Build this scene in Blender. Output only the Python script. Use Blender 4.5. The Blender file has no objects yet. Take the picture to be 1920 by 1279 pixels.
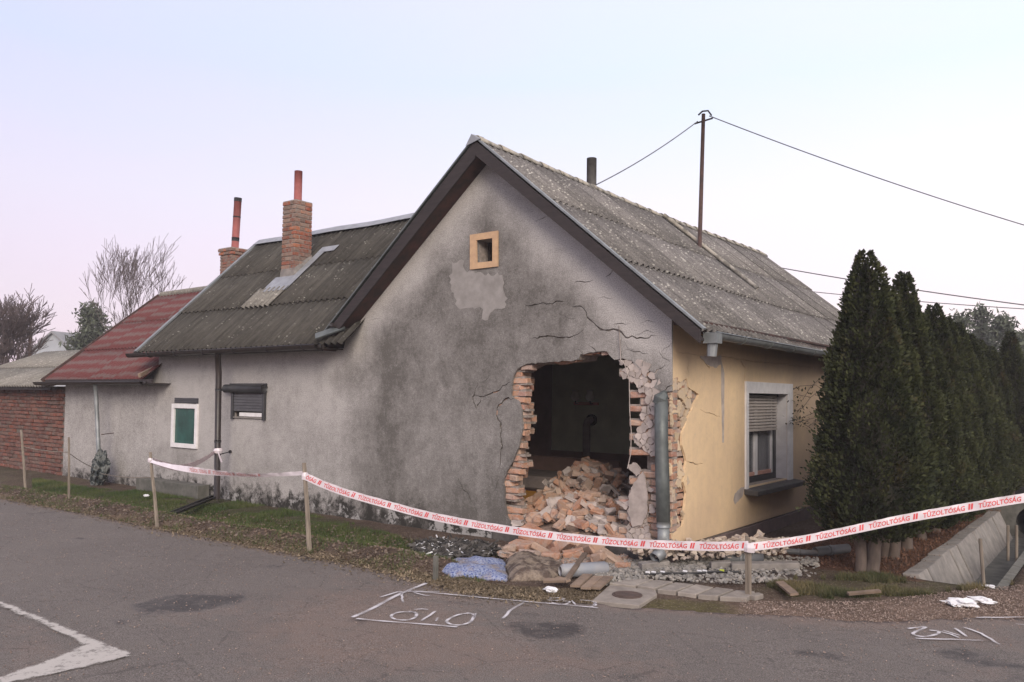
import bpy, bmesh, math, random
import numpy as np
from mathutils import Vector, Matrix, noise as mnoise
from mathutils.geometry import delaunay_2d_cdt

random.seed(7); rng = np.random.default_rng(7)
S = bpy.context.scene
COL = S.collection
PI = math.pi

# ------------------------------------------------------------------ camera
FPX = 1534.0; CYP = 677.0
PITCH = math.radians(2.5); ROLL = math.radians(0.7); HEAD = math.radians(37.36)
CAM = Vector((3.8348, -7.7573, 1.70))
fw = Vector((-math.sin(HEAD), math.cos(HEAD), 0)); r0 = Vector((math.cos(HEAD), math.sin(HEAD), 0))
CF = (fw * math.cos(PITCH) + Vector((0, 0, math.sin(PITCH)))).normalized()
U0 = r0.cross(CF)
CR = (r0 * math.cos(ROLL) + U0 * math.sin(ROLL)).normalized()
CU = CR.cross(CF)
cam_d = bpy.data.cameras.new('camera'); cam_d.sensor_width = 36; cam_d.lens = FPX / 1920 * 36
cam_d.shift_y = (CYP - 639.5) / 1920; cam_d.clip_start = .05; cam_d.clip_end = 2000
cam = bpy.data.objects.new('camera', cam_d); COL.objects.link(cam)
cam.matrix_world = Matrix(((CR.x, CU.x, -CF.x, CAM.x), (CR.y, CU.y, -CF.y, CAM.y), (CR.z, CU.z, -CF.z, CAM.z), (0, 0, 0, 1)))
S.camera = cam

# ------------------------------------------------------------------ sky, sun, exposure
SUN_EL = math.radians(26); SUN_AZ = math.radians(135)   # azimuth measured from +Y towards +X
W = bpy.data.worlds.new('World'); S.world = W; W.use_nodes = True
nt = W.node_tree; nt.nodes.clear()
def wn(t): return nt.nodes.new(t)
out = wn('ShaderNodeOutputWorld'); bg = wn('ShaderNodeBackground'); sky = wn('ShaderNodeTexSky')
sky.sky_type = 'NISHITA'; sky.sun_disc = False; sky.sun_elevation = SUN_EL; sky.sun_rotation = SUN_AZ
sky.air_density = 1.0; sky.dust_density = 2.0; sky.ozone_density = 2.0
bg.inputs['Strength'].default_value = 0.10
# thin evening overcast: an even pale veil that fades from cool blue above to pink haze at the skyline
tc = wn('ShaderNodeTexCoord'); sp = wn('ShaderNodeSeparateXYZ'); nt.links.new(tc.outputs['Generated'], sp.inputs[0])
rmp = wn('ShaderNodeValToRGB'); nt.links.new(sp.outputs['Z'], rmp.inputs[0])
def sl(c):
    c = c / 255.0
    return c / 12.92 if c <= .04045 else ((c + .055) / 1.055) ** 2.4
def C3(r, g, b, k=1.0): return (sl(r) * k, sl(g) * k, sl(b) * k, 1)
els = [(0.0, C3(214, 199, 202)), (.10, C3(214, 203, 209)), (.22, C3(210, 208, 217)), (.36, C3(193, 205, 222)), (.6, C3(203, 204, 213)), (1.0, C3(204, 202, 208))]
cr_ = rmp.color_ramp
cr_.elements[0].position = els[0][0]; cr_.elements[0].color = els[0][1]
cr_.elements[1].position = els[-1][0]; cr_.elements[1].color = els[-1][1]
for p_, c_ in els[1:-1]:
    e_ = cr_.elements.new(p_); e_.color = c_
# towards the sun side (right of the picture) the veil is paler, away from it more lavender
dt_ = wn('ShaderNodeVectorMath'); dt_.operation = 'DOT_PRODUCT'; nt.links.new(tc.outputs['Generated'], dt_.inputs[0])
dt_.inputs[1].default_value = (0.80, 0.60, 0)
mr = wn('ShaderNodeMapRange'); nt.links.new(dt_.outputs['Value'], mr.inputs[0])
mr.inputs[1].default_value = -.6; mr.inputs[2].default_value = .5
mx = wn('ShaderNodeMix'); mx.data_type = 'RGBA'; mx.blend_type = 'MULTIPLY'; mx.inputs[0].default_value = 1
tint = wn('ShaderNodeMix'); tint.data_type = 'RGBA'; nt.links.new(mr.outputs[0], tint.inputs[0])
tint.inputs[6].default_value = (.89, .835, .90, 1); tint.inputs[7].default_value = (1.16, 1.13, 1.07, 1)
nt.links.new(rmp.outputs[0], mx.inputs[6]); nt.links.new(tint.outputs[2], mx.inputs[7])
cn = wn('ShaderNodeTexNoise'); cn.inputs['Scale'].default_value = 2.2; cn.inputs['Detail'].default_value = 4; cn.inputs['Distortion'].default_value = .6
cmap = wn('ShaderNodeMapping'); cmap.inputs['Scale'].default_value = (1, 1, 3.5); cmap.inputs['Rotation'].default_value = (0, .5, 0); nt.links.new(tc.outputs['Generated'], cmap.inputs[0]); nt.links.new(cmap.outputs[0], cn.inputs['Vector'])
cmr = wn('ShaderNodeMapRange'); cmr.inputs[1].default_value = .42; cmr.inputs[2].default_value = .7; cmr.inputs[4].default_value = .6; nt.links.new(cn.outputs['Fac'], cmr.inputs[0])
cmx = wn('ShaderNodeMix'); cmx.data_type = 'RGBA'; cmx.blend_type = 'MULTIPLY'; nt.links.new(cmr.outputs[0], cmx.inputs[0]); nt.links.new(mx.outputs[2], cmx.inputs[6]); cmx.inputs[7].default_value = (1.06, .98, 1.03, 1)
mx = cmx
sc10 = wn('ShaderNodeVectorMath'); sc10.operation = 'SCALE'; nt.links.new(mx.outputs[2], sc10.inputs[0]); sc10.inputs['Scale'].default_value = 10.0
fin = wn('ShaderNodeMix'); fin.data_type = 'RGBA'; fin.inputs[0].default_value = .88
nt.links.new(sky.outputs[0], fin.inputs[6]); nt.links.new(sc10.outputs[0], fin.inputs[7])
nt.links.new(fin.outputs[2], bg.inputs['Color']); nt.links.new(bg.outputs[0], out.inputs['Surface'])

sd = bpy.data.lights.new('sun', 'SUN'); sd.energy = 1.7; sd.angle = math.radians(28); sd.color = (1, .88, .74)
sun = bpy.data.objects.new('sun', sd); COL.objects.link(sun)
sdir = Vector((math.sin(SUN_AZ) * math.cos(SUN_EL), math.cos(SUN_AZ) * math.cos(SUN_EL), math.sin(SUN_EL)))
sun.rotation_euler = sdir.to_track_quat('Z', 'Y').to_euler()
vs = S.view_settings
S.display_settings.display_device = 'sRGB'
vs.view_transform = 'Standard'; vs.look = 'None'; vs.gamma = 1; vs.exposure = 0.70
try: vs.use_curve_mapping = False
except Exception: pass
S.render.engine = 'CYCLES'
S.cycles.max_bounces = 6; S.cycles.transparent_max_bounces = 12; S.cycles.volume_bounces = 0

# ------------------------------------------------------------------ measuring helpers: where a sight line meets a real plane
def ray(px, py): return CF + CR * ((px - 960) / FPX) + CU * ((CYP - py) / FPX)
def un(px, py, ax, v):
    d = ray(px, py); t = (v - CAM[ax]) / d[ax]; return CAM + d * t
def wp(px, py, y=0.0):          # gable plane -> (x, z)
    q = un(px, py, 1, y); return (q.x, q.z)
def yp(px, py, x=0.0):          # yellow side wall plane -> (y, z)
    q = un(px, py, 0, x); return (q.y, q.z)
def gp(px, py, z=0.0):          # ground -> (x, y)
    q = un(px, py, 2, z); return (q.x, q.y)
def vp(p0, p1, px, py):         # upright plane through two ground points
    n = Vector((-(p1[1] - p0[1]), p1[0] - p0[0], 0)); d = ray(px, py)
    t = (Vector((p0[0], p0[1], 0)) - CAM).dot(n) / d.dot(n); return CAM + d * t
def proj(P):
    q = Vector(P) - CAM; D = q.dot(CF); return (960 + FPX * q.dot(CR) / D, CYP - FPX * q.dot(CU) / D)

# ------------------------------------------------------------------ materials
def new_mat(name):
    m = bpy.data.materials.new(name); m.use_nodes = True
    return m, m.node_tree, m.node_tree.nodes['Principled BSDF']
class NB:
    def __init__(s, t): s.t = t
    def n(s, ty, **k):
        x = s.t.nodes.new(ty)
        for a, v in k.items(): setattr(x, a, v)
        return x
    def lk(s, a, b): s.t.links.new(a, b)
    def coord(s, kind='Object', rnd=False, scale=(1, 1, 1)):
        c = s.n('ShaderNodeTexCoord'); o = c.outputs[kind]
        if rnd:
            oi = s.n('ShaderNodeObjectInfo'); ml = s.n('ShaderNodeMath', operation='MULTIPLY'); ml.inputs[1].default_value = 37.0
            s.lk(oi.outputs['Random'], ml.inputs[0])
            ad = s.n('ShaderNodeVectorMath', operation='ADD'); s.lk(o, ad.inputs[0]); s.lk(ml.outputs[0], ad.inputs[1]); o = ad.outputs[0]
        if scale != (1, 1, 1):
            mp = s.n('ShaderNodeMapping'); mp.inputs['Scale'].default_value = scale; s.lk(o, mp.inputs[0]); o = mp.outputs[0]
        return o
    def noise(s, vec, scale, detail=4, rough=.6, dist=0):
        x = s.n('ShaderNodeTexNoise'); x.inputs['Scale'].default_value = scale; x.inputs['Detail'].default_value = detail
        x.inputs['Roughness'].default_value = rough; x.inputs['Distortion'].default_value = dist; s.lk(vec, x.inputs['Vector']); return x.outputs['Fac']
    def vor(s, vec, scale, feat='F1', rand=1):
        x = s.n('ShaderNodeTexVoronoi', feature=feat); x.inputs['Scale'].default_value = scale; x.inputs['Randomness'].default_value = rand
        s.lk(vec, x.inputs['Vector']); return x.outputs['Distance']
    def rng(s, v, a, b, c=0, d=1, smooth=False):
        x = s.n('ShaderNodeMapRange'); x.inputs[1].default_value = a; x.inputs[2].default_value = b
        x.inputs[3].default_value = c; x.inputs[4].default_value = d
        if smooth: x.interpolation_type = 'SMOOTHSTEP'
        s.lk(v, x.inputs[0]); return x.outputs[0]
    def m(s, op, a, b=None):
        x = s.n('ShaderNodeMath', operation=op)
        for i, v in enumerate((a, b)):
            if v is None: continue
            if isinstance(v, (int, float)): x.inputs[i].default_value = v
            else: s.lk(v, x.inputs[i])
        return x.outputs[0]
    def mix(s, f, a, b, mode='MIX'):
        x = s.n('ShaderNodeMix', data_type='RGBA', blend_type=mode); x.clamp_factor = True
        for i, v in ((0, f), (6, a), (7, b)):
            if isinstance(v, (int, float)): x.inputs[i].default_value = v
            elif isinstance(v, tuple): x.inputs[i].default_value = v
            else: s.lk(v, x.inputs[i])
        return x.outputs[2]
    def ramp(s, v, stops):
        x = s.n('ShaderNodeValToRGB'); e = x.color_ramp.elements
        e[0].position, e[0].color = stops[0]; e[1].position, e[1].color = stops[-1]
        for p, c in stops[1:-1]: k = e.new(p); k.color = c
        s.lk(v, x.inputs[0]); return x.outputs[0]
    def bump(s, h, strength, dist, bsdf):
        x = s.n('ShaderNodeBump'); x.inputs['Strength'].default_value = strength; x.inputs['Distance'].default_value = dist
        s.lk(h, x.inputs['Height']); s.lk(x.outputs[0], bsdf.inputs['Normal'])
def L(r, g, b): return (r, g, b, 1)

def simple(name, c1, c2=None, scale=12, rough=.8, bump=.3, bd=.004, metal=0, detail=5, rnd=True, vary=0.0, stretch=(1, 1, 1), lo=.35, hi=.65):
    m, t, b = new_mat(name); n = NB(t)
    co = n.coord('Object', rnd, stretch)
    f = n.noise(co, scale, detail)
    c = n.mix(n.rng(f, lo, hi), c1, c2 or tuple(x * .7 for x in c1[:3]) + (1,))
    if vary:
        oi = n.n('ShaderNodeObjectInfo'); k = n.rng(oi.outputs['Random'], 0, 1, 1 - vary, 1 + vary)
        g = n.n('ShaderNodeCombineXYZ')
        for i in range(3): n.lk(k, g.inputs[i])
        c = n.mix(1.0, c, g.outputs[0], 'MULTIPLY')
    n.lk(c, b.inputs['Base Color']); b.inputs['Roughness'].default_value = rough; b.inputs['Metallic'].default_value = metal
    if bump: n.bump(n.noise(co, scale * 5, 3), bump, bd, b)
    return m

M = {}
def plaster_mat(name, light, dark, mold=(.035, .033, .03, 1), flake=None):
    m, t, b = new_mat(name); n = NB(t)
    co = n.coord('Object')
    st = n.n('ShaderNodeAttribute', attribute_name='stain').outputs['Fac']
    mo = n.n('ShaderNodeAttribute', attribute_name='mold').outputs['Fac']
    big = n.noise(co, 1.3, 5, .65); mid = n.noise(co, 6, 6, .7); fine = n.noise(co, 90, 3, .7)
    streak = n.noise(n.coord('Object', False, (5, 5, .9)), 1.0, 6, .7)
    a = n.m('ADD', st, n.m('MULTIPLY', n.m('SUBTRACT', big, .5), 1.1))
    a = n.m('ADD', a, n.m('MULTIPLY', n.m('SUBTRACT', mid, .5), 1.0))
    a = n.m('ADD', a, n.m('MULTIPLY', n.m('SUBTRACT', streak, .5), .28))
    a = n.m('ADD', a, n.m('MULTIPLY', n.m('SUBTRACT', n.noise(co, 26, 6, .85), .5), 1.3))
    c = n.mix(n.rng(a, 0, 1.15), light, dark)
    # roughcast speckle
    c = n.mix(n.rng(fine, .40, .70, 0, .75), c, tuple(x * .62 for x in dark[:3]) + (1,))
    pale = n.rng(n.noise(co, 55, 2, .5), .62, .75, 0, .35); c = n.mix(pale, c, light)
    ma = n.m('ADD', mo, n.m('MULTIPLY', n.m('SUBTRACT', n.noise(co, 4.5, 8, .75, .4), .5), 1.7))
    c = n.mix(n.rng(ma, .5, .78), c, mold)
    if flake:
        fl = n.m('ADD', mo, n.m('MULTIPLY', n.m('SUBTRACT', n.noise(n.coord('Object', True), 7, 8, .7), .5), 2.2))
        c = n.mix(n.m('MULTIPLY', n.rng(fl, .86, .96), .75), c, flake)
    n.lk(c, b.inputs['Base Color']); b.inputs['Roughness'].default_value = .95; b.inputs['Specular IOR Level'].default_value = .2
    n.bump(n.m('ADD', n.m('MULTIPLY', fine, .6), n.m('MULTIPLY', mid, 1.2)), .55, .006, b)
    return m
M['gable'] = plaster_mat('grey_roughcast', L(.535, .508, .495), L(.130, .121, .113), flake=L(.40, .39, .385))
M['patch'] = simple('smooth_repair_plaster', L(.31, .29, .28), L(.225, .21, .2), 6, .95, .3)
def yellow_mat():
    m, t, b = new_mat('yellow_render'); n = NB(t); co = n.coord('Object')
    st = n.n('ShaderNodeAttribute', attribute_name='stain').outputs['Fac']
    big = n.noise(co, 1.6, 5, .6); mid = n.noise(co, 9, 5, .7); fine = n.noise(co, 120, 2)
    a = n.m('ADD', st, n.m('MULTIPLY', n.m('SUBTRACT', big, .5), .8))
    c = n.mix(n.rng(a, 0, 1), L(.78, .59, .37), L(.45, .33, .265))
    c = n.mix(n.rng(mid, .45, .75, 0, .35), c, L(.50, .38, .27))
    c = n.mix(n.rng(n.noise(n.coord('Object', False, (9, 9, .8)), 2, 7, .75), .52, .78, 0, .28), c, L(.40, .31, .25))
    c = n.mix(n.rng(n.noise(co, 40, 4, .8), .55, .75, 0, .3), c, L(.36, .27, .21))
    n.lk(c, b.inputs['Base Color']); b.inputs['Roughness'].default_value = .9; b.inputs['Specular IOR Level'].default_value = .2
    n.bump(n.m('ADD', fine, mid), .35, .003, b); return m
M['yellow'] = yellow_mat()
M['shard'] = simple('broken_plaster', L(.48, .415, .385), L(.33, .285, .265), 9, .95, .4, .004, vary=.12)
M['shard_yellow'] = simple('broken_yellow_plaster', L(.60, .46, .30), L(.50, .41, .33), 8, .95, .4, .004, vary=.12)
M['plinth'] = simple('brown_plinth_paint', L(.135, .095, .095), L(.085, .065, .066), 5, .8, .3)
M['dark_plinth'] = simple('damp_concrete_plinth', L(.10, .09, .085), L(.045, .042, .042), 6, .95, .5, .008)
M['mortar'] = simple('lime_mortar', L(.34, .29, .26), L(.2, .17, .15), 20, 1, .6, .006)
def brick_mat(name, stops, dust=L(.42, .36, .32), dustamt=.5, sc=14):
    m, t, b = new_mat(name); n = NB(t); co = n.coord('Object', True)
    oi = n.n('ShaderNodeObjectInfo')
    c = n.ramp(oi.outputs['Random'], stops)
    c = n.mix(n.rng(n.noise(co, sc, 5, .7), .42, .68, 0, dustamt), c, dust)
    c = n.mix(n.rng(n.noise(co, sc * 2.3, 4), .55, .7, 0, .5), c, L(.12, .07, .055))
    n.lk(c, b.inputs['Base Color']); b.inputs['Roughness'].default_value = .95; b.inputs['Specular IOR Level'].default_value = .15
    n.bump(n.noise(co, 45, 4, .7), .7, .006, b); return m
M['brick'] = brick_mat('salmon_brick', [(0, L(.48, .27, .18)), (.3, L(.40, .20, .13)), (.55, L(.46, .31, .23)), (.8, L(.33, .14, .10)), (1, L(.44, .35, .30))], dustamt=.75)
M['heap_brick'] = brick_mat('dusty_fallen_brick', [(0, L(.46, .27, .18)), (.3, L(.42, .21, .13)), (.5, L(.42, .31, .24)), (.8, L(.40, .24, .16)), (1, L(.42, .34, .29))], L(.36, .29, .25), .8)
M['chimney_brick'] = brick_mat('weathered_chimney_brick', [(0, L(.34, .10, .055)), (.3, L(.21, .07, .045)), (.5, L(.27, .17, .13)), (.7, L(.17, .11, .09)), (.85, L(.40, .13, .06)), (1, L(.29, .22, .18))], L(.24, .21, .185), .85, 16)
M['old_brick'] = brick_mat('old_shed_brick', [(0, L(.19, .07, .05)), (.4, L(.12, .05, .042)), (.7, L(.15, .095, .08)), (1, L(.22, .08, .058))], L(.2, .17, .15), .6, 9)
def roof_mat(name, c1, c2, lich, amt, streak=None):
    m, t, b = new_mat(name); n = NB(t); co = n.coord('Object', True)
    oi = n.n('ShaderNodeObjectInfo')
    f = n.noise(n.coord('Object', True, (14, .8, 1)), 1.5, 6, .75)
    c = n.mix(n.rng(f, .38, .62), c1, c2)
    c = n.mix(n.rng(n.noise(co, 6, 6, .75), .45, .75, 0, .6), c, tuple(x * .5 for x in c2[:3]) + (1,))
    sp = n.m('MULTIPLY', n.rng(n.vor(co, 17), .30, .18), n.rng(n.noise(co, 2.2, 5, .7), .62 - amt * .28, .66 - amt * .1))
    c = n.mix(n.m('MULTIPLY', sp, .8), c, lich)
    c = n.mix(n.rng(n.noise(co, 60, 3, .7), .45, .8, 0, .5), c, lich if amt > .6 else c1)
    spl = n.noise(n.coord('Object', True, (11, 1.8, 1)), 1.7, 3, .5); c = n.mix(n.rng(spl, .70, .74, 0, .7), c, lich)
    k = n.rng(oi.outputs['Random'], 0, 1, .78, 1.15); g = n.n('ShaderNodeCombineXYZ')
    for i in range(3): n.lk(k, g.inputs[i])
    c = n.mix(1.0, c, g.outputs[0], 'MULTIPLY')
    n.lk(c, b.inputs['Base Color']); b.inputs['Roughness'].default_value = .92; b.inputs['Specular IOR Level'].default_value = .2
    n.bump(n.noise(co, 50, 4, .7), .5, .004, b); return m
M['roof_grey'] = roof_mat('lichened_grey_fibre_cement', L(.19, .175, .17), L(.095, .088, .085), L(.46, .44, .40), 1.0)
M['roof_dark'] = roof_mat('mossy_dark_fibre_cement', L(.088, .082, .072), L(.042, .038, .034), L(.30, .29, .26), .35)
M['roof_pale'] = roof_mat('pale_fibre_cement_patch', L(.24, .225, .2), L(.15, .14, .125), L(.4, .38, .34), .9)
def red_mat():
    m, t, b = new_mat('faded_red_roof_paint'); n = NB(t); co = n.coord('Object', True)
    band = n.n('ShaderNodeTexWave', wave_type='BANDS', bands_direction='Y'); band.inputs['Scale'].default_value = 1.1
    band.inputs['Distortion'].default_value = 2.5; band.inputs['Detail'].default_value = 4; n.lk(co, band.inputs['Vector'])
    f = n.m('ADD', band.outputs['Fac'], n.m('MULTIPLY', n.m('SUBTRACT', n.noise(co, 4, 6, .75), .5), 2.2))
    c = n.mix(n.rng(f, .35, .95, 0, .75), L(.12, .031, .031), L(.135, .10, .097))
    c = n.mix(n.rng(n.noise(co, 30, 4), .5, .75, 0, .5), c, L(.12, .06, .055))
    n.lk(c, b.inputs['Base Color']); b.inputs['Roughness'].default_value = .85; n.bump(n.noise(co, 50, 3), .4, .003, b); return m
M['roof_red'] = red_mat()
M['dark_wood'] = simple('dark_brown_stained_board', L(.034, .025, .024), L(.018, .013, .013), 6, .7, .4, .003, stretch=(1, 1, 6))
M['red_wood'] = simple('reddish_soffit_board', L(.075, .032, .026), L(.03, .02, .018), 5, .8, .4, .003)
M['galv'] = simple('weathered_galvanised_steel', L(.27, .285, .295), L(.18, .195, .2), 6, .5, .15, .002, metal=.35)
M['galv_dark'] = simple('dull_green_grey_sheet_metal', L(.135, .15, .15), L(.085, .097, .097), 8, .5, .15, metal=.3)
M['flash'] = simple('pale_blue_grey_flashing', L(.33, .345, .37), L(.24, .25, .275), 7, .5, .15, metal=.25)
M['brown_gutter'] = simple('dark_brown_gutter', L(.035, .026, .024), L(.02, .016, .015), 9, .4, .1)
M['anthracite'] = simple('anthracite_painted_metal', L(.045, .045, .05), L(.03, .03, .034), 9, .45, .08)
M['cap_cream'] = simple('lichened_cream_ridge_tile', L(.38, .35, .30), L(.15, .14, .12), 7, .95, .5, lo=.48, hi=.62)
M['pipe_red'] = simple('red_oxide_flue_pipe', L(.34, .10, .09), L(.25, .075, .07), 5, .75, .2)
M['soot'] = simple('soot_black_iron', L(.022, .02, .022), L(.012, .011, .012), 8, .8, .2)
M['rust'] = simple('rust_brown_steel', L(.09, .045, .035), L(.05, .03, .027), 9, .8, .3)
M['dark_pipe'] = simple('grey_brown_vent_pipe', L(.10, .095, .09), L(.055, .05, .05), 9, .7, .2)
M['white_paint'] = simple('off_white_paint', L(.80, .78, .79), L(.68, .66, .67), 8, .6, .1)
M['tan_paint'] = simple('tan_painted_surround', L(.56, .37, .22), L(.46, .30, .19), 14, .85, .25)
M['slat'] = simple('beige_shutter_plastic', L(.50, .45, .41), L(.43, .38, .35), 5, .55, .05)
M['slat_dark'] = simple('grey_shutter_slat', L(.10, .10, .11), L(.07, .07, .078), 5, .45, .05)
M['sill'] = simple('dark_stone_sill', L(.075, .07, .068), L(.045, .042, .042), 12, .7, .3)
M['curtain'] = simple('grey_white_net_curtain', L(.50, .48, .50), L(.32, .31, .33), 4, .95, .1, stretch=(1, 6, .3))
M['black'] = simple('black_void_shade', L(.012, .012, .012), L(.008, .008, .008), 4, .9, 0)  # near-black colour puts the darkness of deep openings into the surface
M['room_green'] = simple('dull_green_room_paint', L(.55, .58, .44), L(.45, .48, .37), 3, .9, .1)
M['room_brown'] = simple('brown_oil_painted_dado', L(.26, .16, .13), L(.2, .125, .1), 4, .8, .1)
M['room_floor'] = simple('dusty_room_floor', L(.2, .16, .13), L(.12, .1, .08), 6, .9, .3)
M['room_ceiling'] = simple('grey_room_ceiling', L(.5, .48, .45), L(.42, .4, .37), 3, .9, .1)
M['room_wood'] = simple('dark_red_brown_wardrobe', L(.12, .05, .035), L(.08, .035, .026), 4, .6, .1)
M['room_cloth'] = simple('grey_brown_upholstery', L(.30, .25, .23), L(.22, .18, .17), 8, .95, .3)
M['orange'] = simple('orange_yellow_panel', L(.55, .27, .05), L(.42, .2, .04), 5, .6, .05)
M['glass_shade'] = simple('milky_glass_shade', L(.8, .82, .78), L(.7, .72, .68), 3, .25, 0)
M['pink_wood'] = simple('pinkish_wood_bar', L(.60, .34, .28), L(.5, .28, .22), 8, .5, .1)
M['concrete'] = simple('weathered_concrete', L(.28, .255, .235), L(.18, .165, .155), 8, .95, .5, .005, vary=.12)
M['concrete_dark'] = simple('mossy_concrete', L(.15, .145, .13), L(.08, .08, .07), 6, .95, .5, .005, vary=.1)
M['paver'] = simple('worn_beige_paver', L(.30, .265, .235), L(.21, .185, .165), 9, .95, .5, .005, vary=.12)
M['iron'] = simple('rusty_cast_iron', L(.10, .065, .055), L(.06, .045, .04), 12, .7, .4)
M['stake'] = simple('grey_weathered_wood', L(.25, .21, .17), L(.15, .125, .10), 6, .9, .5, .003, stretch=(6, 6, .6), vary=.1)
M['plank'] = simple('old_brown_wood', L(.26, .19, .14), L(.15, .11, .085), 6, .9, .5, .003, vary=.25)
M['tape'] = None
M['pvc'] = simple('blue_grey_plastic_pipe', L(.24, .255, .29), L(.40, .36, .33), 1.8, .5, .1, rnd=False)
M['pvc2'] = simple('grey_plastic_pipe', L(.17, .175, .18), L(.12, .125, .13), 5, .5, .1)
M['black_plastic'] = simple('black_plastic', L(.03, .03, .032), L(.018, .018, .02), 8, .45, .1)
M['tissue'] = simple('white_crumpled_paper', L(.78, .78, .80), L(.65, .65, .68), 9, .9, .2)
M['wire'] = simple('grey_cable', L(.13, .13, .15), L(.08, .08, .1), 5, .6, 0)
M['wire_black'] = simple('dark_cable', L(.05, .045, .06), L(.04, .04, .05), 5, .6, 0)
M['bark'] = simple('grey_brown_bark', L(.15, .115, .097), L(.07, .054, .046), 9, .95, .8, .01, stretch=(1, 1, .3))
M['bark_far'] = simple('pale_far_bark', L(.15, .115, .115), L(.10, .08, .08), 5, .95, .1)
M['far_wall'] = simple('pale_blue_grey_house_wall', L(.42, .44, .48), L(.36, .38, .42), 1, .9, .05)
M['far_roof'] = simple('pale_grey_house_roof', L(.26, .26, .27), L(.2, .2, .215), 2, .9, .1)
M['pinkish'] = simple('pale_render', L(.5, .42, .4), L(.42, .35, .34), 1, .9, .05)
def leaf_mat(name, a, b_, tr=0.0, sc=2.5):
    m, t, b = new_mat(name); n = NB(t)
    at = n.n('ShaderNodeAttribute', attribute_name='tone').outputs['Fac']
    c = n.mix(at, a, b_)
    c = n.mix(n.rng(n.noise(n.coord('Object', True), sc, 3), .35, .7, 0, .5), c, tuple(x * .55 for x in a[:3]) + (1,))
    if name == 'dark_thuja_sprays':
        c = n.mix(n.rng(n.noise(n.coord('Object', True), 3.2, 5, .7), .56, .72, 0, .65), c, L(.075, .045, .022)); c = n.mix(n.rng(n.noise(n.coord('Object', True), 7, 4, .7), .5, .7, 0, .6), c, L(.012, .016, .008))
    n.lk(c, b.inputs['Base Color']); b.inputs['Roughness'].default_value = .75; b.inputs['Specular IOR Level'].default_value = .25
    return m
M['thuja'] = leaf_mat('dark_thuja_sprays', L(.013, .020, .008), L(.062, .070, .026))
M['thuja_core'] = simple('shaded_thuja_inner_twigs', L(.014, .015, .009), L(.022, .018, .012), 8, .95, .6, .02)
M['pine'] = leaf_mat('grey_green_pine_needles', L(.07, .085, .06), L(.12, .135, .095))
M['grass'] = leaf_mat('short_grass', L(.05, .085, .025), L(.13, .14, .05), sc=1.2)
M['grass_dry'] = leaf_mat('half_dry_grass', L(.06, .075, .03), L(.22, .17, .09), sc=3)
M['dry'] = leaf_mat('dry_leaf_litter', L(.11, .085, .055), L(.30, .235, .16))
M['creeper'] = simple('dark_creeper_leaf', L(.03, .035, .015), L(.05, .045, .02), 6, .7, .1)

# ------------------------------------------------------------------ object helpers
def tag(o, label=None, cat=None, group=None, kind=None):
    if label: o['label'] = label
    if cat: o['category'] = cat
    if group: o['group'] = group
    if kind: o['kind'] = kind
    return o
def empty(name, loc=(0, 0, 0), label=None, cat=None, group=None, rz=0):
    o = bpy.data.objects.new(name, None); COL.objects.link(o); o.location = loc; o.rotation_euler = (0, 0, rz)
    o.empty_display_size = .1
    return tag(o, label, cat, group)
def link(name, me, mat=None, parent=None, mw=None):
    o = bpy.data.objects.new(name, me); COL.objects.link(o)
    if mat and len(me.materials) == 0: me.materials.append(mat)
    if mw is not None: o.matrix_local = mw
    if parent: o.parent = parent
    return o
def mesh(name, v, f, smooth=False):
    me = bpy.data.meshes.new(name); me.from_pydata([tuple(x) for x in v], [], f); me.update()
    if smooth: me.polygons.foreach_set('use_smooth', [True] * len(me.polygons))
    return me
class MB:
    def __init__(s): s.v = []; s.f = []
    def add(s, v, f):
        k = len(s.v); s.v += [Vector(x) for x in v]; s.f += [tuple(i + k for i in q) for q in f]; return s
    def box(s, a, b, mw=None):
        x0, y0, z0 = a; x1, y1, z1 = b
        v = [Vector(p) for p in ((x0, y0, z0), (x1, y0, z0), (x1, y1, z0), (x0, y1, z0), (x0, y0, z1), (x1, y0, z1), (x1, y1, z1), (x0, y1, z1))]
        if mw is not None: v = [mw @ p for p in v]
        return s.add(v, [(0, 3, 2, 1), (4, 5, 6, 7), (0, 1, 5, 4), (1, 2, 6, 5), (2, 3, 7, 6), (3, 0, 4, 7)])
    def tube(s, pts, r, n=8, cap=True, closed=True, a0=0, a1=2 * PI):
        pts = [Vector(p) for p in pts]; rs = r if isinstance(r, (list, tuple)) else [r] * len(pts)
        k = len(s.v); m = n if closed else n + 1
        prevx = None
        for i, p in enumerate(pts):
            d = (pts[min(i + 1, len(pts) - 1)] - pts[max(i - 1, 0)]).normalized()
            if prevx is None:
                up = Vector((0, 0, 1)) if abs(d.z) < .9 else Vector((1, 0, 0)); x = d.cross(up).normalized()
            else: x = (prevx - d * prevx.dot(d)).normalized()
            prevx = x; y = x.cross(d)
            for j in range(m):
                a = a0 + (a1 - a0) * j / n; s.v.append(p + x * math.cos(a) * rs[i] + y * math.sin(a) * rs[i])
        for i in range(len(pts) - 1):
            for j in range(n):
                j2 = (j + 1) % m
                s.f.append((k + i * m + j, k + i * m + j2, k + (i + 1) * m + j2, k + (i + 1) * m + j))
        if cap and closed:
            s.f.append(tuple(k + j for j in range(m))); s.f.append(tuple(k + (len(pts) - 1) * m + j for j in reversed(range(m))))
        return s
    def build(s, name, mat, parent=None, smooth=False, bevel=0):
        me = mesh(name, s.v, s.f, smooth)
        if bevel:
            bm = bmesh.new(); bm.from_mesh(me); bmesh.ops.bevel(bm, geom=bm.edges[:], offset=bevel, segments=1, affect='EDGES'); bm.to_mesh(me); bm.free()
        return link(name, me, mat, parent)
def box(name, a, b, mat, parent=None, bevel=0, mw=None): return MB().box(a, b, mw).build(name, mat, parent, bevel=bevel)

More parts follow.
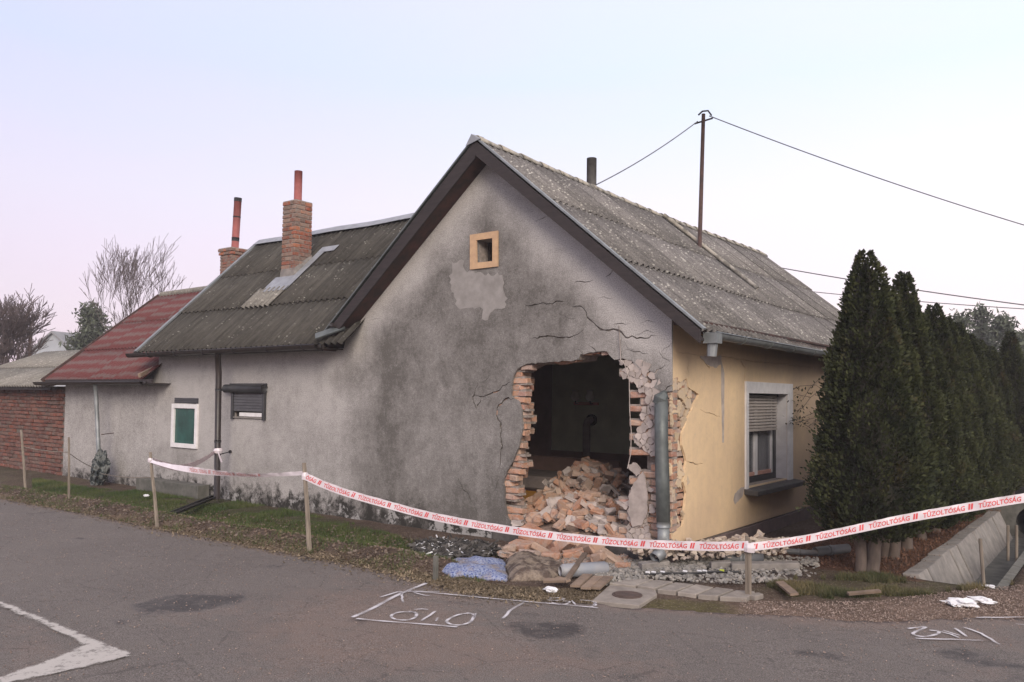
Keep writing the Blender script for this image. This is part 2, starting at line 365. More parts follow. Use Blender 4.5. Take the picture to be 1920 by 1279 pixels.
def inside(px, py, poly):
    px = np.asarray(px); py = np.asarray(py); r = np.zeros(px.shape, bool); n = len(poly)
    for i in range(n):
        x0, y0 = poly[i]; x1, y1 = poly[(i + 1) % n]
        if y0 == y1: continue
        c = ((y0 > py) != (y1 > py)) & (px < (x1 - x0) * (py - y0) / (y1 - y0) + x0)
        r ^= c
    return r
def pin(p, poly): return bool(inside(p[0], p[1], poly))
def polydist(X, Y, poly, closed=True):
    d = np.full(np.shape(X), 1e9); n = len(poly)
    for i in range(n if closed else n - 1):
        x0, y0 = poly[i]; x1, y1 = poly[(i + 1) % n]
        dx, dy = x1 - x0, y1 - y0; l = dx * dx + dy * dy + 1e-12
        t = np.clip(((X - x0) * dx + (Y - y0) * dy) / l, 0, 1)
        d = np.minimum(d, np.hypot(X - x0 - t * dx, Y - y0 - t * dy))
    return d
def jag(poly, amp, step, closed=True, seed=0):
    R = random.Random(seed); o = []; n = len(poly)
    for i in range(n if closed else n - 1):
        a = poly[i]; b = poly[(i + 1) % n]; o.append(tuple(a)); l = math.hypot(b[0] - a[0], b[1] - a[1]); k = int(l / step)
        for j in range(1, k):
            t = (j + R.uniform(-.3, .3)) / k; w = min(1, 4 * min(t, 1 - t) + .3)
            nx, ny = -(b[1] - a[1]) / l, (b[0] - a[0]) / l; q = R.uniform(-amp, amp) * w
            o.append((a[0] + (b[0] - a[0]) * t + nx * q, a[1] + (b[1] - a[1]) * t + ny * q))
    if not closed: o.append(tuple(poly[-1]))
    return o
def crack(path, w, seed=0, amp=.018, step=.045):
    """a thin closed outline round a wandering path: a real slit in the plaster"""
    p = jag(path, amp, step, False, seed); n = len(p); R = random.Random(seed + 99); a = []; b = []
    for i in range(n):
        q0 = p[max(i - 1, 0)]; q1 = p[min(i + 1, n - 1)]; dx, dy = q1[0] - q0[0], q1[1] - q0[1]; l = math.hypot(dx, dy) + 1e-9
        ww = w * .5 * (math.sin(PI * (i + .25) / (n - .5)) ** .6) * R.uniform(.45, 1.3)
        a.append((p[i][0] - dy / l * ww, p[i][1] + dx / l * ww)); b.append((p[i][0] + dy / l * ww, p[i][1] - dx / l * ww))
    return a + b[::-1]
def plate(name, outer, holes, frame, thick, grid, mat, parent=None, attrs=None, gmask=None, back=False, disp=None, smooth=False):
    pts = []; edges = []
    for lp in [outer] + holes:
        k = len(pts); pts += [Vector((float(p[0]), float(p[1]))) for p in lp]; edges += [(k + i, k + (i + 1) % len(lp)) for i in range(len(lp))]
    if grid:
        xs = [p[0] for p in outer]; ys = [p[1] for p in outer]
        gx, gy = np.meshgrid(np.arange(min(xs) + grid / 2, max(xs), grid), np.arange(min(ys) + grid / 2, max(ys), grid))
        gx = gx + rng.uniform(-.2, .2, gx.shape) * grid; gy = gy + rng.uniform(-.2, .2, gy.shape) * grid
        gx = gx.ravel(); gy = gy.ravel(); k = inside(gx, gy, outer)
        if gmask is not None: k &= gmask(gx, gy)
        pts += [Vector((a, b)) for a, b in zip(gx[k], gy[k])]
    r = delaunay_2d_cdt(pts, edges, [], 0, 1e-5); V = r[0]; Fc = r[2]
    va = np.array([(v.x, v.y) for v in V]); fa = np.array([f[:3] for f in Fc])
    c = va[fa].mean(1); keep = inside(c[:, 0], c[:, 1], outer)
    for h in holes: keep &= ~inside(c[:, 0], c[:, 1], h)
    fa = fa[keep]
    ar = (va[fa[:, 1], 0] - va[fa[:, 0], 0]) * (va[fa[:, 2], 1] - va[fa[:, 0], 1]) - (va[fa[:, 1], 1] - va[fa[:, 0], 1]) * (va[fa[:, 2], 0] - va[fa[:, 0], 0])
    fa[ar < 0] = fa[ar < 0][:, ::-1]
    used = np.unique(fa); mp = -np.ones(len(va), int); mp[used] = range(len(used)); va = va[used]; fa = mp[fa]
    dz = disp(va[:, 0], va[:, 1]) if disp else np.zeros(len(va))
    v = [frame(a, b, d) for (a, b), d in zip(va, dz)]; f = [tuple(int(i) for i in q) for q in fa]
    ed = {}
    for q in f:
        for i in range(3):
            e = (q[i], q[(i + 1) % 3]); ed[e] = 1
    bd = [e for e in ed if (e[1], e[0]) not in ed]; n0 = len(v)
    if thick:
        bi = {}
        for e in bd:
            for i in e:
                if i not in bi: bi[i] = len(v); v.append(frame(va[i][0], va[i][1], dz[i] - thick))
        for a, b in bd: f.append((b, a, bi[a], bi[b]))
        if back:
            k = {i: bi.get(i) for i in range(n0)}
            for i in range(n0):
                if k[i] is None: k[i] = len(v); v.append(frame(va[i][0], va[i][1], dz[i] - thick))
            f += [(k[c_], k[b_], k[a_]) for a_, b_, c_ in [tuple(int(i) for i in q) for q in fa]]
    me = mesh(name, v, f, False)
    if smooth: me.polygons.foreach_set('use_smooth', [i < len(fa) for i in range(len(me.polygons))])
    if attrs:
        A = np.array([tuple(x) for x in v])
        for k, fn in attrs.items():
            val = np.asarray(fn(A), float)
            if val.ndim == 1:
                at = me.attributes.new(k, 'FLOAT', 'POINT'); at.data.foreach_set('value', val)
            else:
                at = me.attributes.new(k, 'FLOAT_COLOR', 'POINT'); at.data.foreach_set('color', np.concatenate([val, np.ones((len(val), 1))], 1).ravel())
    return link(name, me, mat, parent)
FG = lambda y0: (lambda u, v, w: Vector((u, y0 - w, v)))       # gable: outward -Y
FY = lambda x0: (lambda u, v, w: Vector((x0 + w, u, v)))       # side wall: outward +X
FZ = lambda z0: (lambda u, v, w: Vector((u, v, z0 + w)))       # ground

def vnoise(X, Y, sc, seed=0):
    return np.array([mnoise.noise(Vector((x * sc + seed, y * sc - seed, seed * .37))) for x, y in zip(np.ravel(X), np.ravel(Y))])

# irregular bricks, shared meshes
def chunk_mesh(name, size, jit, bev, seed, broken=False):
    R = random.Random(seed); bm = bmesh.new(); bmesh.ops.create_cube(bm, size=1)
    for v in bm.verts: v.co = Vector((v.co.x * size[0], v.co.y * size[1], v.co.z * size[2]))
    if broken:
        n = Vector((R.choice((-1, 1)) * R.uniform(.6, 1), R.uniform(-.6, .6), R.uniform(-.5, .5))).normalized()
        g = bm.verts[:] + bm.edges[:] + bm.faces[:]
        rr = bmesh.ops.bisect_plane(bm, geom=g, plane_co=n * size[0] * R.uniform(.08, .3), plane_no=n, clear_outer=True)
        es = [e for e in rr['geom_cut'] if isinstance(e, bmesh.types.BMEdge)]
        try: bmesh.ops.contextual_create(bm, geom=es)
        except Exception: pass
    bmesh.ops.bevel(bm, geom=bm.edges[:], offset=bev, segments=1, affect='EDGES')
    for v in bm.verts: v.co += Vector((R.uniform(-jit, jit), R.uniform(-jit, jit), R.uniform(-jit, jit)))
    bmesh.ops.recalc_face_normals(bm, faces=bm.faces[:])
    me = bpy.data.meshes.new(name); bm.to_mesh(me); bm.free(); return me
BL, BD, BH, MJ = .245, .118, .064, .013
def brick_set(tagn, mat, n=6, L_=BL, D_=BD, H_=BH, jit=.004, bev=.006):
    r = []
    for i in range(n):
        me = chunk_mesh('brick_' + tagn, (L_, D_, H_), jit, bev, i * 7 + len(tagn)); me.materials.append(mat); r.append(me)
    return r
wall_bricks = brick_set('wall', M['brick'], jit=.006, bev=.009); wall_broken = [chunk_mesh('brick_broken', (BL, BD, BH), .008, .010, 700 + i, True) for i in range(7)]
for _m in wall_broken: _m.materials.append(M['brick'])
wall_half = brick_set('half', M['brick'], 4, .118)
chim_bricks = brick_set('chimney', M['chimney_brick'], 5, .2, .1, .062, .004); chim_half = brick_set('chimneyhalf', M['chimney_brick'], 4, .1, .1, .062, .004)
shed_bricks = brick_set('shed', M['old_brick'], 6, .243, .11, .066, .006)

# ------------------------------------------------------------------ outlines measured on the house
XR = -2.5; ZR = 4.82; SL = .834          # main ridge and slope
EAVE_X = .40; EAVE_Z = ZR - SL * (EAVE_X - XR)
WX0, WX1 = -10.0, -5.1                   # the wing
AX0 = -13.55                             # the annex
WR_Y, WR_Z = 2.09, 4.72                  # wing ridge
HB_PX = [(994, 685), (1015, 682), (1040, 680), (1066, 679), (1085, 676), (1090, 667), (1112, 664), (1135, 662), (1142, 668), (1150, 677), (1156, 680), (1158, 699), (1160, 719), (1172, 722), (1182, 728), (1186, 738), (1198, 741), (1202, 752),
         (1195, 764), (1190, 780), (1197, 796), (1186, 800), (1178, 824), (1184, 838), (1200, 853), (1215, 860), (1228, 868), (1232, 884), (1207, 881), (1190, 897), (1180, 912), (1173, 925), (1168, 949), (1166, 975), (1168, 1008),
         (982, 1004), (976, 985), (972, 967), (969, 946), (971, 925), (966, 907), (978, 893), (982, 872), (975, 842), (979, 824), (988, 818), (991, 785), (989, 765), (981, 759), (984, 735), (989, 720), (990, 697)]
HP_PX = [(988, 682), (1015, 680), (1040, 678), (1066, 677), (1084, 674), (1088, 664), (1112, 661), (1138, 659), (1152, 675), (1168, 672), (1185, 676), (1200, 694), (1227, 699), (1232, 714), (1226, 726), (1240, 736), (1262, 732), (1275, 735), (1275, 1012),
         (1168, 1012), (975, 1008), (966, 990), (958, 980), (950, 966), (946, 941), (944, 905), (950, 884), (962, 864), (974, 831), (980, 803), (978, 774), (974, 754), (958, 742), (961, 711), (970, 692)]
HB = [wp(*p) for p in HB_PX]; HP = [wp(*p) for p in HP_PX]
HPc = [(min(x, .05), z) for x, z in HP]
gable_poly = [(WX0, -.35), (.0, -.35), (.0, 2.56), (XR, 4.64), (-5.05, 2.50), (-5.09, 2.36), (WX0, 2.38)]

attic = [wp(895, 451), wp(925, 447), wp(925, 490), wp(896, 493)]
wB = [wp(329, 758), wp(368, 757), wp(366, 842), wp(327, 840)]
wC = [wp(439, 738), wp(497, 737), wp(497, 783), wp(439, 783)]

cracks_px = [
    ([(880, 738), (906, 744), (930, 735), (948, 722), (962, 716)], .014), ([(902, 746), (893, 768), (886, 745), (895, 716)], .018),
    ([(966, 745), (945, 750), (932, 765), (931, 780), (939, 792), (938, 815), (942, 838), (938, 862), (935, 878)], .028),
    ([(905, 572), (930, 574), (947, 579)], .010), ([(985, 572), (1010, 570), (1058, 566)], .014),
    ([(1073, 575), (1093, 577), (1100, 594), (1117, 610), (1133, 619), (1150, 617), (1164, 622), (1172, 632), (1200, 633), (1232, 630)], .020),
    ([(995, 636), (1020, 631), (1045, 633), (1068, 633), (1085, 626), (1095, 617)], .016), ([(1136, 519), (1150, 506)], .008), ([(1076, 531), (1112, 525)], .008),
    ([(1105, 648), (1115, 655), (1118, 662)], .010), ([(1148, 608), (1165, 606), (1180, 607)], .009),
    ([(1002, 416), (1030, 404)], .006), ([(1247, 684), (1228, 700), (1215, 712)], .010), ([(1172, 655), (1190, 660), (1215, 663)], .007), ([(1166, 670), (1163, 655), (1166, 632)], .010),
    ([(857, 885), (865, 910), (880, 933), (888, 945), (896, 962)], .012), ([(885, 822), (890, 840), (896, 860)], .007), ([(1245, 735), (1252, 725), (1263, 722)], .012),
    ([(1240, 660), (1262, 640)], .006), ([(697, 600), (712, 597)], .005), ([(1096, 668), (1090, 660), (1084, 655)], .008), ([(1170, 640), (1176, 652), (1188, 656)], .006), ([(1190, 628), (1206, 622), (1226, 624)], .005), ([(1236, 660), (1244, 672), (1256, 676)], .006), ([(920, 700), (912, 712), (904, 718)], .005), ([(868, 758), (876, 770), (878, 784)], .004), ([(935, 900), (930, 915), (922, 925)], .005), ([(1050, 590), (1064, 596), (1080, 597)], .004), ([(1120, 560), (1132, 556), (1150, 560)], .004), ([(1200, 606), (1214, 600), (1232, 604)], .005), ([(1190, 690), (1206, 688), (1222, 700)], .008), ([(838, 800), (834, 820), (842, 842)], .005)]
crack_holes = []
for i, (p, w) in enumerate(cracks_px): crack_holes.append(crack([wp(*q) for q in p], w * 1.15, i))

def gable_line(X): return ZR - SL * np.abs(X - XR) - .2
def stain_g(A):
    X, Z = A[:, 0], A[:, 2]; s = np.zeros(len(A)); wv = vnoise(X, Z, .9, 3); wv2 = vnoise(X, Z, 2.2, 8)
    X = X + .45 * wv + .2 * wv2
    dv = gable_line(A[:, 0]) - Z + .25 * wv2                                  # depth below the verge
    g = np.clip((X + 5.5) / 1.3, 0, 1); g = g * g * (3 - 2 * g)
    s = .08 + .84 * g * np.clip((dv - .28) / .55, 0, 1)
    s = np.where(X > -1.6, s - .32 * np.clip((X + 1.6) / 1.3, 0, 1) * np.clip((Z - 1.5) / .8, 0, 1), s)
    for (px, py), r, k in (((735, 640), .55, .12), ((960, 600), .5, .1), ((560, 820), .6, .22), ((480, 830), .5, .2), ((640, 740), .35, -.2), ((1010, 900), .6, .1),
                           ((960, 380), .35, .25), ((850, 830), .8, -.15), ((350, 860), .5, .25), ((640, 860), .6, .15), ((1200, 560), .5, -.2), ((655, 710), .2, .35), ((300, 860), .4, .2), ((1040, 440), .4, -.15)):
        x, z = wp(px, py); s += k * np.exp(-((X - x) ** 2 + (Z - z) ** 2) / r ** 2)
    s += .22 * np.clip((.9 - Z) / .9, 0, 1)
    for (px, py), w_, l_ in (((337, 845), .06, .5), ((360, 845), .05, .4), ((441, 790), .05, .5), ((497, 790), .05, .45), ((905, 506), .10, .6), ((655, 640), .07, 1.1), ((725, 600), .12, 1.3)):
        x, z = wp(px, py); s += .28 * np.exp(-((A[:, 0] - x) / w_) ** 2) * np.clip((z - Z) / .1, 0, 1) * np.clip(1 - (z - Z) / l_, 0, 1)
    return s
def mold_g(A):
    X, Z = A[:, 0], A[:, 2]
    m = np.clip((.62 - Z) / .5, 0, 1) * .75
    return np.where(X > -3.4, np.where(Z < .17, .95, m * .35), m)

house = empty('house', (0, 0, 0), 'grey L-shaped village house with a hole blown through its gable wall and one yellow side', 'house')
# plaster skin of the gable and the wing, with the hole, the openings and the cracks cut through it
plate('plaster', gable_poly, [jag(HPc[:], .010, .04, True, 3), attic, wB, wC] + crack_holes, FG(0), .028, .085, M['gable'], house, {'stain': stain_g, 'mold': mold_g})
# masonry body behind the plaster
core_hole = [(x, z) for x, z in HPc]
ox = sum(p[0] for p in HB) / len(HB); oz = sum(p[1] for p in HB) / len(HB)
plate('wall', [(WX0 + .01, -.4), (-.03, -.4), (-.03, 2.54), (XR, 4.60), (-5.03, 2.47), (-5.09, 2.33), (WX0 + .01, 2.35)],
      [[(p[0] - (.24 if p[0] < -1.9 and p[1] < 2.0 else 0), p[1]) for p in HPc], attic, wB, wC], FG(.030), .36, 0, M['mortar'], house, back=True)

# exposed bricks round the hole
nbr = 0
MORTAR = MB()
def bed(x0, x1, y0, y1, z):
    MORTAR.box((x0, y0, z + BH / 2 - .006), (x1, y1, z + BH / 2 + MJ + .008))
def put_brick(meshes, loc, rot, parent, name='brick', sc=(1, 1, 1)):
    o = bpy.data.objects.new(name, random.choice(meshes)); COL.objects.link(o)
    o.location = loc; o.rotation_euler = rot; o.scale = sc; o.parent = parent; return o
zs = np.arange(.12, 2.30, BH + MJ)
X_, Z_ = np.meshgrid([0], [0])
def edge_x(z):
    """left edge of the void at height z"""
    xs = np.arange(-2.9, -1.2, .01); m_ = inside(xs, np.full(len(xs), z), HB)
    return float(xs[np.argmax(m_)]) if m_.any() else None
for j, z in enumerate(zs):
    xe = edge_x(z)
    if xe is None: continue
    for wy in range(3):
        x = xe - .085 * wy + random.uniform(-.06, .03) - (0 if (j + wy) % 2 else .03); q = 0
        while q < 4 and x > xe - .085 * wy - (.50 if wy else .36):
            half = random.random() < .4; ln = .118 if half else BL
            if random.random() > (.14 if q == 0 else .03):
                put_brick((wall_broken if random.random() < .6 and q == 0 else wall_bricks) if not half else wall_half, (x - ln / 2, .034 + BD / 2 + wy * (BD + .01) + random.uniform(-.014, .016), z),
                          (random.uniform(-.06, .06), random.uniform(-.06, .06), random.uniform(-.16, .16)), house, sc=(1, 1, random.uniform(.9, 1.08))); nbr += 1
            bed(x - ln - MJ - .004, x - .018, .050 + wy * (BD + .01), .034 + (wy + 1) * (BD + .01), z); MORTAR.box((x - ln - MJ - .003, .052 + wy * (BD + .01), z - BH / 2), (x - ln + .003, .03 + (wy + 1) * (BD + .01), z + BH / 2))
            x -= ln + MJ; q += 1 if wy == 0 else 2
for px in (1096, 1112, 1131, 1016, 1043, 1052, 1070):
    a_ = wp(px, 664 if px > 1085 else 681); put_brick(wall_half, (a_[0], .105, a_[1] + random.uniform(.02, .05)), (random.uniform(-.2, .2), random.uniform(-.3, .3), random.uniform(-.3, .3)), house)
# the shattered corner pillar
for j, z in enumerate(zs):
    if z > 2.0: continue
    x = -.005 - (BL if j % 2 else BD) / 2
    while x > -.95:
        hb = (j % 2 == 0 and x > -.1); ln = BD if hb else BL
        if (pin((x, z), HPc) or x > -.15) and not pin((x, z), HB):
            put_brick(wall_half if hb else wall_bricks, (x + random.uniform(-.006, .006), .032 + BD / 2 + random.uniform(-.012, .008), z),
                      (random.uniform(-.03, .03), random.uniform(-.05, .05), random.uniform(-.06, .06)), house); nbr += 1
            bed(x - ln / 2 - MJ, x + ln / 2, .052, .032 + BD, z); MORTAR.box((x - ln / 2 - MJ - .003, .053, z - BH / 2), (x - ln / 2 + .003, .03 + BD, z + BH / 2))
        x -= (ln / 2 + BL / 2 + MJ)
print('hole bricks', nbr)
# yellow side: outline of the broken edge
YE_PX = [(1262, 716), (1276, 717), (1287, 709), (1291, 726), (1311, 739), (1303, 755), (1297, 770), (1287, 791), (1280, 812), (1279, 835), (1287, 864), (1284, 885), (1281, 904), (1287, 925), (1285, 945), (1281, 986), (1262, 1004)]
YE = [yp(*p) for p in YE_PX]; YE[0] = (-.03, YE[0][1]); YE[-1] = (-.03, YE[-1][1])
wy0, wz_t = yp(1401, 737); wy1, _ = yp(1475, 737); _, wz_b = yp(1401, 913)
win = [(wy0, wz_b), (wy1, wz_b), (wy1, wz_t), (wy0, wz_t)]
ycr = [([(1264, 660), (1300, 664), (1345, 667), (1400, 676), (1470, 683), (1540, 690)], .007), ([(1312, 669), (1330, 690), (1336, 678), (1352, 682)], .02), ([(1291, 709), (1289, 690), (1292, 668)], .009),
       ([(1388, 676), (1397, 690), (1395, 715)], .025), ([(1312, 768), (1330, 774), (1352, 783)], .007), ([(1288, 865), (1300, 868), (1318, 870)], .010), ([(1330, 640), (1340, 648)], .014)]
yh = [crack([yp(*q) for q in p], w, 40 + i, .012, .05) for i, (p, w) in enumerate(ycr)]
def stain_shade_y(A):
    Y, Z = A[:, 1], A[:, 2]
    return .18 + .5 * np.clip((Y - 2.2) / 3.0, 0, 1) + .2 * np.clip((.6 - Z) / .6, 0, 1) + .12 * np.clip((Z - 2.1) / .3, 0, 1)  # darker towards the thujas, their shade put into the colour; also low and high
plate('yellow_plaster', [(.0285, .16), (9.1, .15), (9.1, 2.58), (.0285, 2.58)], [jag(YE, .010, .05, True, 5), win] + yh, FY(0), .028, .12, M['yellow'], house, {'stain': stain_shade_y})
plate('side_wall', [(.40, -.4), (9.08, -.4), (9.08, 2.56), (.40, 2.56)], [win], FY(-.03), .34, 0, M['mortar'], house, back=True)
plate('side_wall', [(.032, -.4), (.40, -.4), (.40, .14), (.032, .14)], [], FY(-.03), .3, 0, M['mortar'], house, back=True)
plate('side_wall', [(.032, 2.0), (.40, 2.0), (.40, 2.56), (.032, 2.56)], [], FY(-.03), .3, 0, M['mortar'], house, back=True)
box('corner_masonry', (-.36, .16, .1), (-.13, .40, 2.1), M['mortar'], house)
plate('rear_wall', [(-5.0, -.4), (0, -.4), (0, 2.56), (XR, 4.6), (-5.0, 2.5)], [], FG(9.0), .1, 0, M['mortar'], house, back=True)
box('wing_rear_wall', (WX0, 4.2, -.3), (-5.0, 4.4, 2.4), M['gable'], house)
plate('wing_end_wall', [(0.39, -.3), (4.2, -.3), (4.2, 2.4), (WR_Y, 4.5), (.39, 2.7)], [], lambda u, v, w: Vector((WX0 - w + .02, u, v)), .1, 0, M['gable'], house, back=True)
nb2 = 0
for j, z in enumerate(zs):
    if z > 2.0: continue
    y = .032 + BD + .008 + (BL / 2 if j % 2 else BD / 2 + .02)
    if j % 2 == 0: y += 0
    while y < .8:
        if (pin((y, z), YE) or pin((y - .08, z), YE)) and y < .95:
            put_brick(wall_bricks, (-.036 - BD / 2 + random.uniform(-.004, .01), y, z), (random.uniform(-.04, .04), random.uniform(-.03, .03), PI / 2 + random.uniform(-.05, .05)), house); nb2 += 1
        y += BL + MJ
tag(MORTAR.build('mortar_joints', M['mortar'], house), kind='stuff')
print('side bricks', nb2)

# broken plaster still clinging to the pillar: irregular shards
def clip(poly, a, b, c):
    o = []
    for i in range(len(poly)):
        p = poly[i]; q = poly[(i + 1) % len(poly)]; dp = a * p[0] + b * p[1] - c; dq = a * q[0] + b * q[1] - c
        if dp <= 0: o.append(p)
        if dp * dq < 0: t = dp / (dp - dq); o.append((p[0] + (q[0] - p[0]) * t, p[1] + (q[1] - p[1]) * t))
    return o
def shards(zone, n, frame, mat, keep, seed, lift=.010, avoid=None, shrink=.95):
    R = random.Random(seed); xs = [p[0] for p in zone]; ys = [p[1] for p in zone]; s = []
    while len(s) < n:
        p = (R.uniform(min(xs), max(xs)), R.uniform(min(ys), max(ys)))
        if pin(p, zone) and all(math.hypot(p[0] - q[0], p[1] - q[1]) > R.uniform(.025, .075) for q in s): s.append(p)
        elif R.random() < .002: break
    for i, p in enumerate(s):
        if R.random() > keep(p): continue
        c = [(min(xs), min(ys)), (max(xs), min(ys)), (max(xs), max(ys)), (min(xs), max(ys))]
        for k, q in enumerate(s):
            if k == i: continue
            a, b = q[0] - p[0], q[1] - p[1]; c = clip(c, a, b, (q[0] ** 2 + q[1] ** 2 - p[0] ** 2 - p[1] ** 2) / 2)
            if len(c) < 3: break
        if len(c) < 3: continue
        cx = sum(v[0] for v in c) / len(c); cy = sum(v[1] for v in c) / len(c)
        c = [(cx + (v[0] - cx) * shrink, cy + (v[1] - cy) * shrink) for v in c]
        c = [v if math.hypot(v[0] - cx, v[1] - cy) < .085 else (cx + (v[0] - cx) * .085 / math.hypot(v[0] - cx, v[1] - cy), cy + (v[1] - cy) * .085 / math.hypot(v[0] - cx, v[1] - cy)) for v in c]
        c = jag(c, .011, .020, True, i + seed)
        tx, ty, l0 = R.uniform(-.15, .15), R.uniform(-.15, .15), R.uniform(-.012, lift)
        plate('plaster_shard', c, [], (lambda fr: (lambda u, v, w: fr(u, v, w + l0 + (u - cx) * tx + (v - cy) * ty)))(frame), .024, 0, mat, house)
pz = [wp(*p) for p in [(1152, 678), (1168, 675), (1185, 679), (1200, 697), (1225, 702), (1229, 716), (1222, 728), (1240, 740), (1231, 745), (1231, 1010), (1168, 1010), (1166, 975), (1168, 949), (1173, 925), (1190, 897), (1207, 881), (1232, 884), (1228, 868), (1200, 853), (1184, 838), (1178, 824), (1186, 800), (1197, 796), (1190, 780), (1195, 764), (1202, 752), (1198, 741), (1186, 738), (1182, 728), (1160, 719), (1157, 695)]]
def keep_g(p):
    px, py = proj((p[0], 0, p[1]))
    if py > 870 and px > 1212: return .1
    return .93 if float(polydist(np.array([p[0]]), np.array([p[1]]), HB)[0]) > .05 else .06
shards(pz, 150, FG(.002), M['shard'], keep_g, 11)
yz = [(max(p[0], .0), p[1]) for p in YE]; 
def keep_y(p): return .62
shards([(p[0], p[1]) for p in yz], 85, FY(-.004), M['shard_yellow'], keep_y, 23, .006)
# big surviving plate low on the pillar
plate('plaster_shard', jag([wp(*p) for p in [(1207, 884), (1213, 905), (1216, 935), (1214, 965), (1204, 985), (1188, 988), (1180, 962), (1180, 930), (1190, 905)]], .008, .03, True, 9), [], FG(-.022), .02, 0, M['shard'], house)
plate('plaster_patch', jag([wp(*p) for p in [(848, 492), (866, 486), (873, 508), (905, 513), (942, 515), (944, 545), (952, 560), (946, 578), (925, 583), (915, 600), (904, 598), (906, 580), (880, 578), (858, 576), (852, 550), (843, 530)]], .03, .04, True, 4), [], FG(-.0035 + .0), .003, 0, M['patch'], house)
plate('plaster_patch', jag([yp(*p) for p in [(1375, 938), (1378, 925), (1388, 915), (1396, 912), (1393, 928), (1384, 940), (1378, 946)]], .008, .04, True, 2), [], FY(.003), .002, 0, M['shard'], house)
plate('plaster_patch', jag([yp(*p) for p in [(1312, 668), (1352, 667), (1352, 684), (1340, 690), (1322, 680)]], .010, .04, True, 2), [], FY(.003), .002, 0, M['shard'], house)
plate('plaster_patch', jag([yp(*p) for p in [(1352, 676), (1358, 700), (1357, 830), (1354, 830), (1352, 730)]], .004, .06, True, 2), [], FY(.003), .002, 0, M['shard'], house)
# moulded line and plinth of the yellow side
box('plinth', (.001, -.02, -.35), (.03, 9.1, .145), M['plinth'], house, .006)
box('plinth', (-2.35, -.022, -.3), (-.005, -.001, .125), M['dark_plinth'], house, .004)

# ------------------------------------------------------------------ room behind the hole
rx0, rx1, ry0, ry1, rz0, rz1 = -4.6, -.36, .40, 4.5, .02, 2.42
room = house
box('room_ceiling', (rx0, ry0, rz1), (rx1, ry1, rz1 + .05), M['room_ceiling'], house)
box('room_floor', (rx0, .05, rz0 - .1), (rx1, ry1, rz0), M['room_floor'], house)
box('room_partition', (rx0, ry1, rz0), (rx1, ry1 + .1, rz1), M['room_green'], house)
box('room_partition', (rx0 - .1, ry0, rz0), (rx0, ry1, rz1), M['room_brown'], house)
plate('room_partition', [(ry0, rz0), (ry1, rz0), (ry1, rz1), (ry0, rz1)], [win], lambda u, v, w: Vector((rx1 - .012 - w, u, v)), -.01, 0, M['room_brown'], house)
box('room_dado', (rx0, ry1 - .02, rz0), (rx1, ry1 - .001, .75), M['room_brown'], house)
q = un(1078, 770, 1, 4.35)
lamp = empty('wall_lamp', (un(1098, 757, 1, 4.44).x, 4.44, un(1098, 757, 1, 4.44).z), 'two-armed lamp with milky glass shades on a pinkish bar inside the broken room', 'lamp')
MB().box((-.25, 0, -.025), (.25, .04, .025)).build('bar', M['pink_wood'], lamp, bevel=.004)
for sx in (-.15, .15):
    MB().tube([(sx, -.01, 0), (sx, -.08, .0), (sx, -.1, .05)], .01, 6).build('arm', M['rust'], lamp)
    rr = [(0, .035), (.03, .075), (.08, .085), (.12, .06), (.16, .05), (.19, .065)]
    m_ = MB(); m_.tube([(sx, -.1, .05 + h) for h, r in rr], [r for h, r in rr], 12); m_.build('lamp_shade', M['glass_shade'], lamp, True)
fl = empty('flue_pipe', (un(1100, 790, 1, 4.3).x, 4.3, .7), 'pale stove flue with an elbow on the room back wall', 'flue')
zt = un(1100, 790, 1, 4.3).z - .7
MB().tube([(0, 0, 0), (0, 0, zt - .06), (0, .03, zt), (0, .14, zt + .02)], .065, 12).build('pipe', M['room_cloth'], fl, True)
MB().tube([(0, .13, zt + .02), (0, .185, zt + .02)], .1, 12).build('collar', M['soot'], fl, True)
wa = empty('wardrobe', (-1.0, 3.2, .02), 'dark red-brown wardrobe at the right inner wall of the broken room', 'wardrobe')
box('carcass', (-.28, 0, 0), (.27, 1.2, 1.75), M['room_wood'], wa, .008); box('door', (-.3, .02, .08), (-.283, .59, 1.7), M['room_wood'], wa, .004); box('door', (-.3, .61, .08), (-.283, 1.18, 1.7), M['room_wood'], wa, .004)
dv = empty('divan', (-3.3, 2.2, .02), 'low divan bed with an orange-yellow front panel inside the broken room', 'bed')
box('mattress', (-.95, 0, .30), (.85, 1.0, .50), M['room_cloth'], dv, .03); box('front_panel', (-.93, -.02, .05), (.83, .0, .28), M['orange'], dv, .004); box('frame', (-.95, .01, .0), (.85, 1.0, .29), M['room_wood'], dv, .004)
box('headboard', (-.95, 1.01, .0), (.85, 1.09, .72), M['room_brown'], dv, .01)

# ------------------------------------------------------------------ windows
def wall_rect(px0, px1, pyt, pyb):
    a = wp(px0, pyt); b = wp(px1, pyb); return a[0], b[0], b[1], a[1]
aw = empty('attic_window'); aw.parent = house
o0 = [wp(883, 441), wp(935, 433), wp(935, 500), wp(883, 506)]
plate('surround', o0, [attic], FG(-.022), .02, 0, M['tan_paint'], aw)
axs = [p[0] for p in attic]; azs = [p[1] for p in attic]
MB().box((min(axs) - .02, .26, min(azs) - .05), (max(axs) + .02, .27, max(azs) + .05)).build('dark_backing', M['black'], aw)  # black sheet in the open attic window, standing for the shade inside
MB().box((min(axs) - .02, .2, min(azs) - .03), (min(axs) + .05, .24, max(azs) + .03)).build('frame', M['dark_wood'], aw)
MB().box((min(axs) - .03, .029, min(azs) - .03), (min(axs) - .002, .25, max(azs) + .03)).build('reveal', M['patch'], aw)

